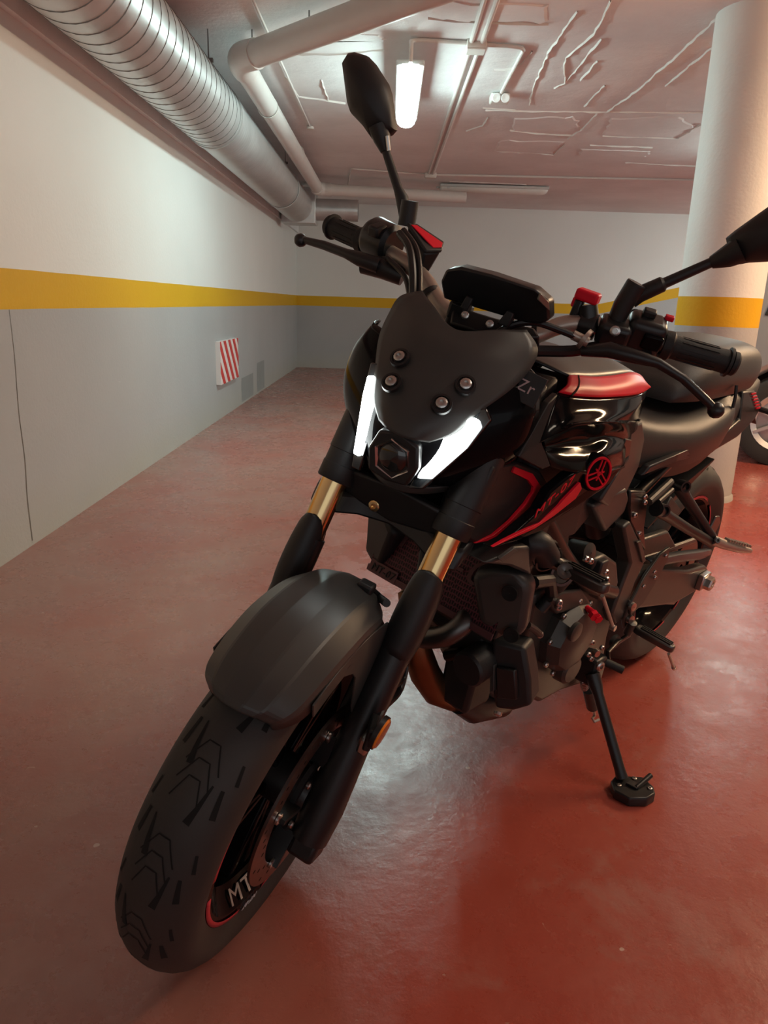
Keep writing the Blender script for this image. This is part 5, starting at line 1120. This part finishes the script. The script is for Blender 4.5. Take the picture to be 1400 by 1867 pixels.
# left radiator side cover, hose elbow
P = [(1.068,0.089,0.5907), (1.066,0.1244,0.6127), (1.058,0.1605,0.6212), (1.04,0.1841,0.6113), (1.035,0.1891,0.5921), (1.03,0.1921,0.5234), (1.03,0.1869,0.5013), (1.045,0.1582,0.4952), (1.06,0.12,0.506)]
rcv = prism('radiator_side_cover', P, (-.045, -.018, 0), M_GREY, bike, bevel=.014, bseg=4)
prism('radiator_side_cover', mir(P), (-.09, .01, 0), M_BLK, bike, bevel=.014, bseg=4)
for p in ((1.06,0.1641,0.5872), (1.045,0.177,0.5098)): lathe('cover_slot', [(0, .014), (.002, .013), (-.001, .0005)], p, (1, .35, .05), M_GRV, rcv, n=20)
P = [(1.1555,0.165,0.6662), (1.1247,0.17,0.6717), (1.0918,0.175,0.6827), (1.0501,0.175,0.6747), (1.0108,0.17,0.6088), (1.0311,0.17,0.6184), (1.0854,0.168,0.6447)]
prism('cover_cap', P, (0, -.07, 0), M_GREY, rcv, bevel=.005)
prism('cap_tab', [(1.1401,0.178,0.6754), (1.1065,0.18,0.6865), (1.0931,0.18,0.6786), (1.127,0.178,0.6666)], (0, -.006, .002), M_GREY, rcv, bevel=.001)
elb = tube('hose_elbow', [(1.0002,0.14,0.6335), (1.0218,0.16,0.6655), (1.0109,0.17,0.6653), (0.9859,0.176,0.6398)], [.024, .027, .027, .022], M_BLK, bike, n=20, smoothpath=4)
for p in ((0.9974,0.176,0.6507), (0.987,0.178,0.6389)): lathe('hose_ring', [(-.004, .023), (-.004, .026), (.004, .026), (.004, .023)], p, (.3, .9, -.25), M_SAT, elb, n=24)
tube('cover_stay', [(0.9622,0.15,0.5733), (0.9028,0.15,0.5611), (0.8681,0.145,0.5179), (0.8792,0.135,0.487)], .012, M_BLK, bike, n=10)
# highway peg on the crash bar
hw = tube('peg_stub', [(0.9841,0.178,0.6361), (0.9589,0.185,0.6246), (0.9497,0.198,0.6199)], [.014, .012, .014], M_SAT, bike, n=16)
footpeg('highway_peg', (0.9648,0.195,0.6245), (0.9888,0.29,0.6327), .0155, M_DSTEEL, None)
footpeg('highway_peg', (.965, -.20, .625), (.955, -.372, .616), .0155, M_DSTEEL, None)
tube('peg_stub', [(.96, -.13, .62), (.965, -.21, .625)], .013, M_SAT, bike, n=16)
lathe('peg_bolt', [(-.006, .001), (-.006, .013), (.006, .013), (.006, .008), (.003, .001)], (0.985,0.212,0.6295), (.75, .3, .55), M_DSTEEL, hw, n=20)
# ------------------------------------------------------------------ side stand
foot_c = V((0.5556,1.3591,0.012))
top_ = V((0.6193,0.168,0.257)); bot_ = W2B((0.5328,1.3719,0.028)); 
ss = tube('side_stand', [top_, lerp(top_, bot_, .12), lerp(top_, bot_, .2), lerp(top_, bot_, .92), bot_], [.016, .015, .0115, .0115, .013], M_SAT, bike, n=16, label='black side stand leg')
fpl = [(0.5072,1.3675,0.022), (0.5244,1.3894,0.022), (0.5835,1.3866,0.022), (0.5959,1.3532,0.022), (0.5917,1.331,0.022), (0.5686,1.3138,0.022), (0.5313,1.312,0.022), (0.5063,1.3359,0.022)]
v0 = [W2B(p) for p in fpl]; dn = W2B((fpl[0][0], fpl[0][1], .0005))-v0[0]
ft = prism('stand_foot', v0, dn, M_SAT, ss, bevel=.003)
for p in ((0.521,1.3544,0.0225), (0.5619,1.3791,0.0225), (0.5842,1.3464,0.0225)): bolt(W2B(p), -dn, M_STEEL, ft, .0055, .002)
prism('foot_rib', [W2B(p) for p in ((0.5357,1.3563,0.023), (0.5512,1.3683,0.023), (0.5655,1.3466,0.023), (0.5535,1.3387,0.023))], -dn*.2, M_BLK, ft, bevel=.001)
tube('stand_tang', [W2B((0.5554,1.3448,0.024)), W2B((0.5958,1.3772,0.032))], [.005, .006], M_SAT, ft, n=12)
spb = box('stand_bracket', (0.5955,0.15,0.2545), (.05, .05, .07), M_SAT, bike, bevel=.008)
bolt((0.6339,0.182,0.2925), (.3, .9, 0), M_STEEL, spb, .011, .008); lathe('bracket_bolt', [(-.004, .001), (-.004, .009), (.006, .008), (.006, .001)], (0.6417,0.17,0.321), (.3, .9, 0), M_STEEL, spb, n=12)
for p in ((0.6703,0.165,0.3563), (0.5933,0.16,0.3117), (0.6497,0.165,0.3072), (0.6717,0.165,0.3266)): bolt(p, (.3, .9, .1), M_STEEL, spb, .006, .007)
# stand spring, switch and hook
tube('stand_switch', [(0.5661,0.15,0.1823), (0.5086,0.15,0.1068)], .0145, M_BLK, bike, n=16)
sv = []
a, b = V((0.6156,0.15,0.2301)), V((0.5899,0.15,0.1939)); d = (b-a); u = d.orthogonal().normalized(); w_ = d.normalized().cross(u)
tube('stand_spring', [a+d*(i/40)+(u*math.cos(i*.9)+w_*math.sin(i*.9))*.007 for i in range(41)], .002, M_STEEL, bike, n=6)
tube('spring_hook', [(0.5086,0.15,0.1068), (0.4819,0.152,0.0697), (0.4982,0.155,0.0693), (0.4948,0.16,0.0611), (0.4807,0.165,0.0644)], .0035, M_BRONZE, bike, n=8)
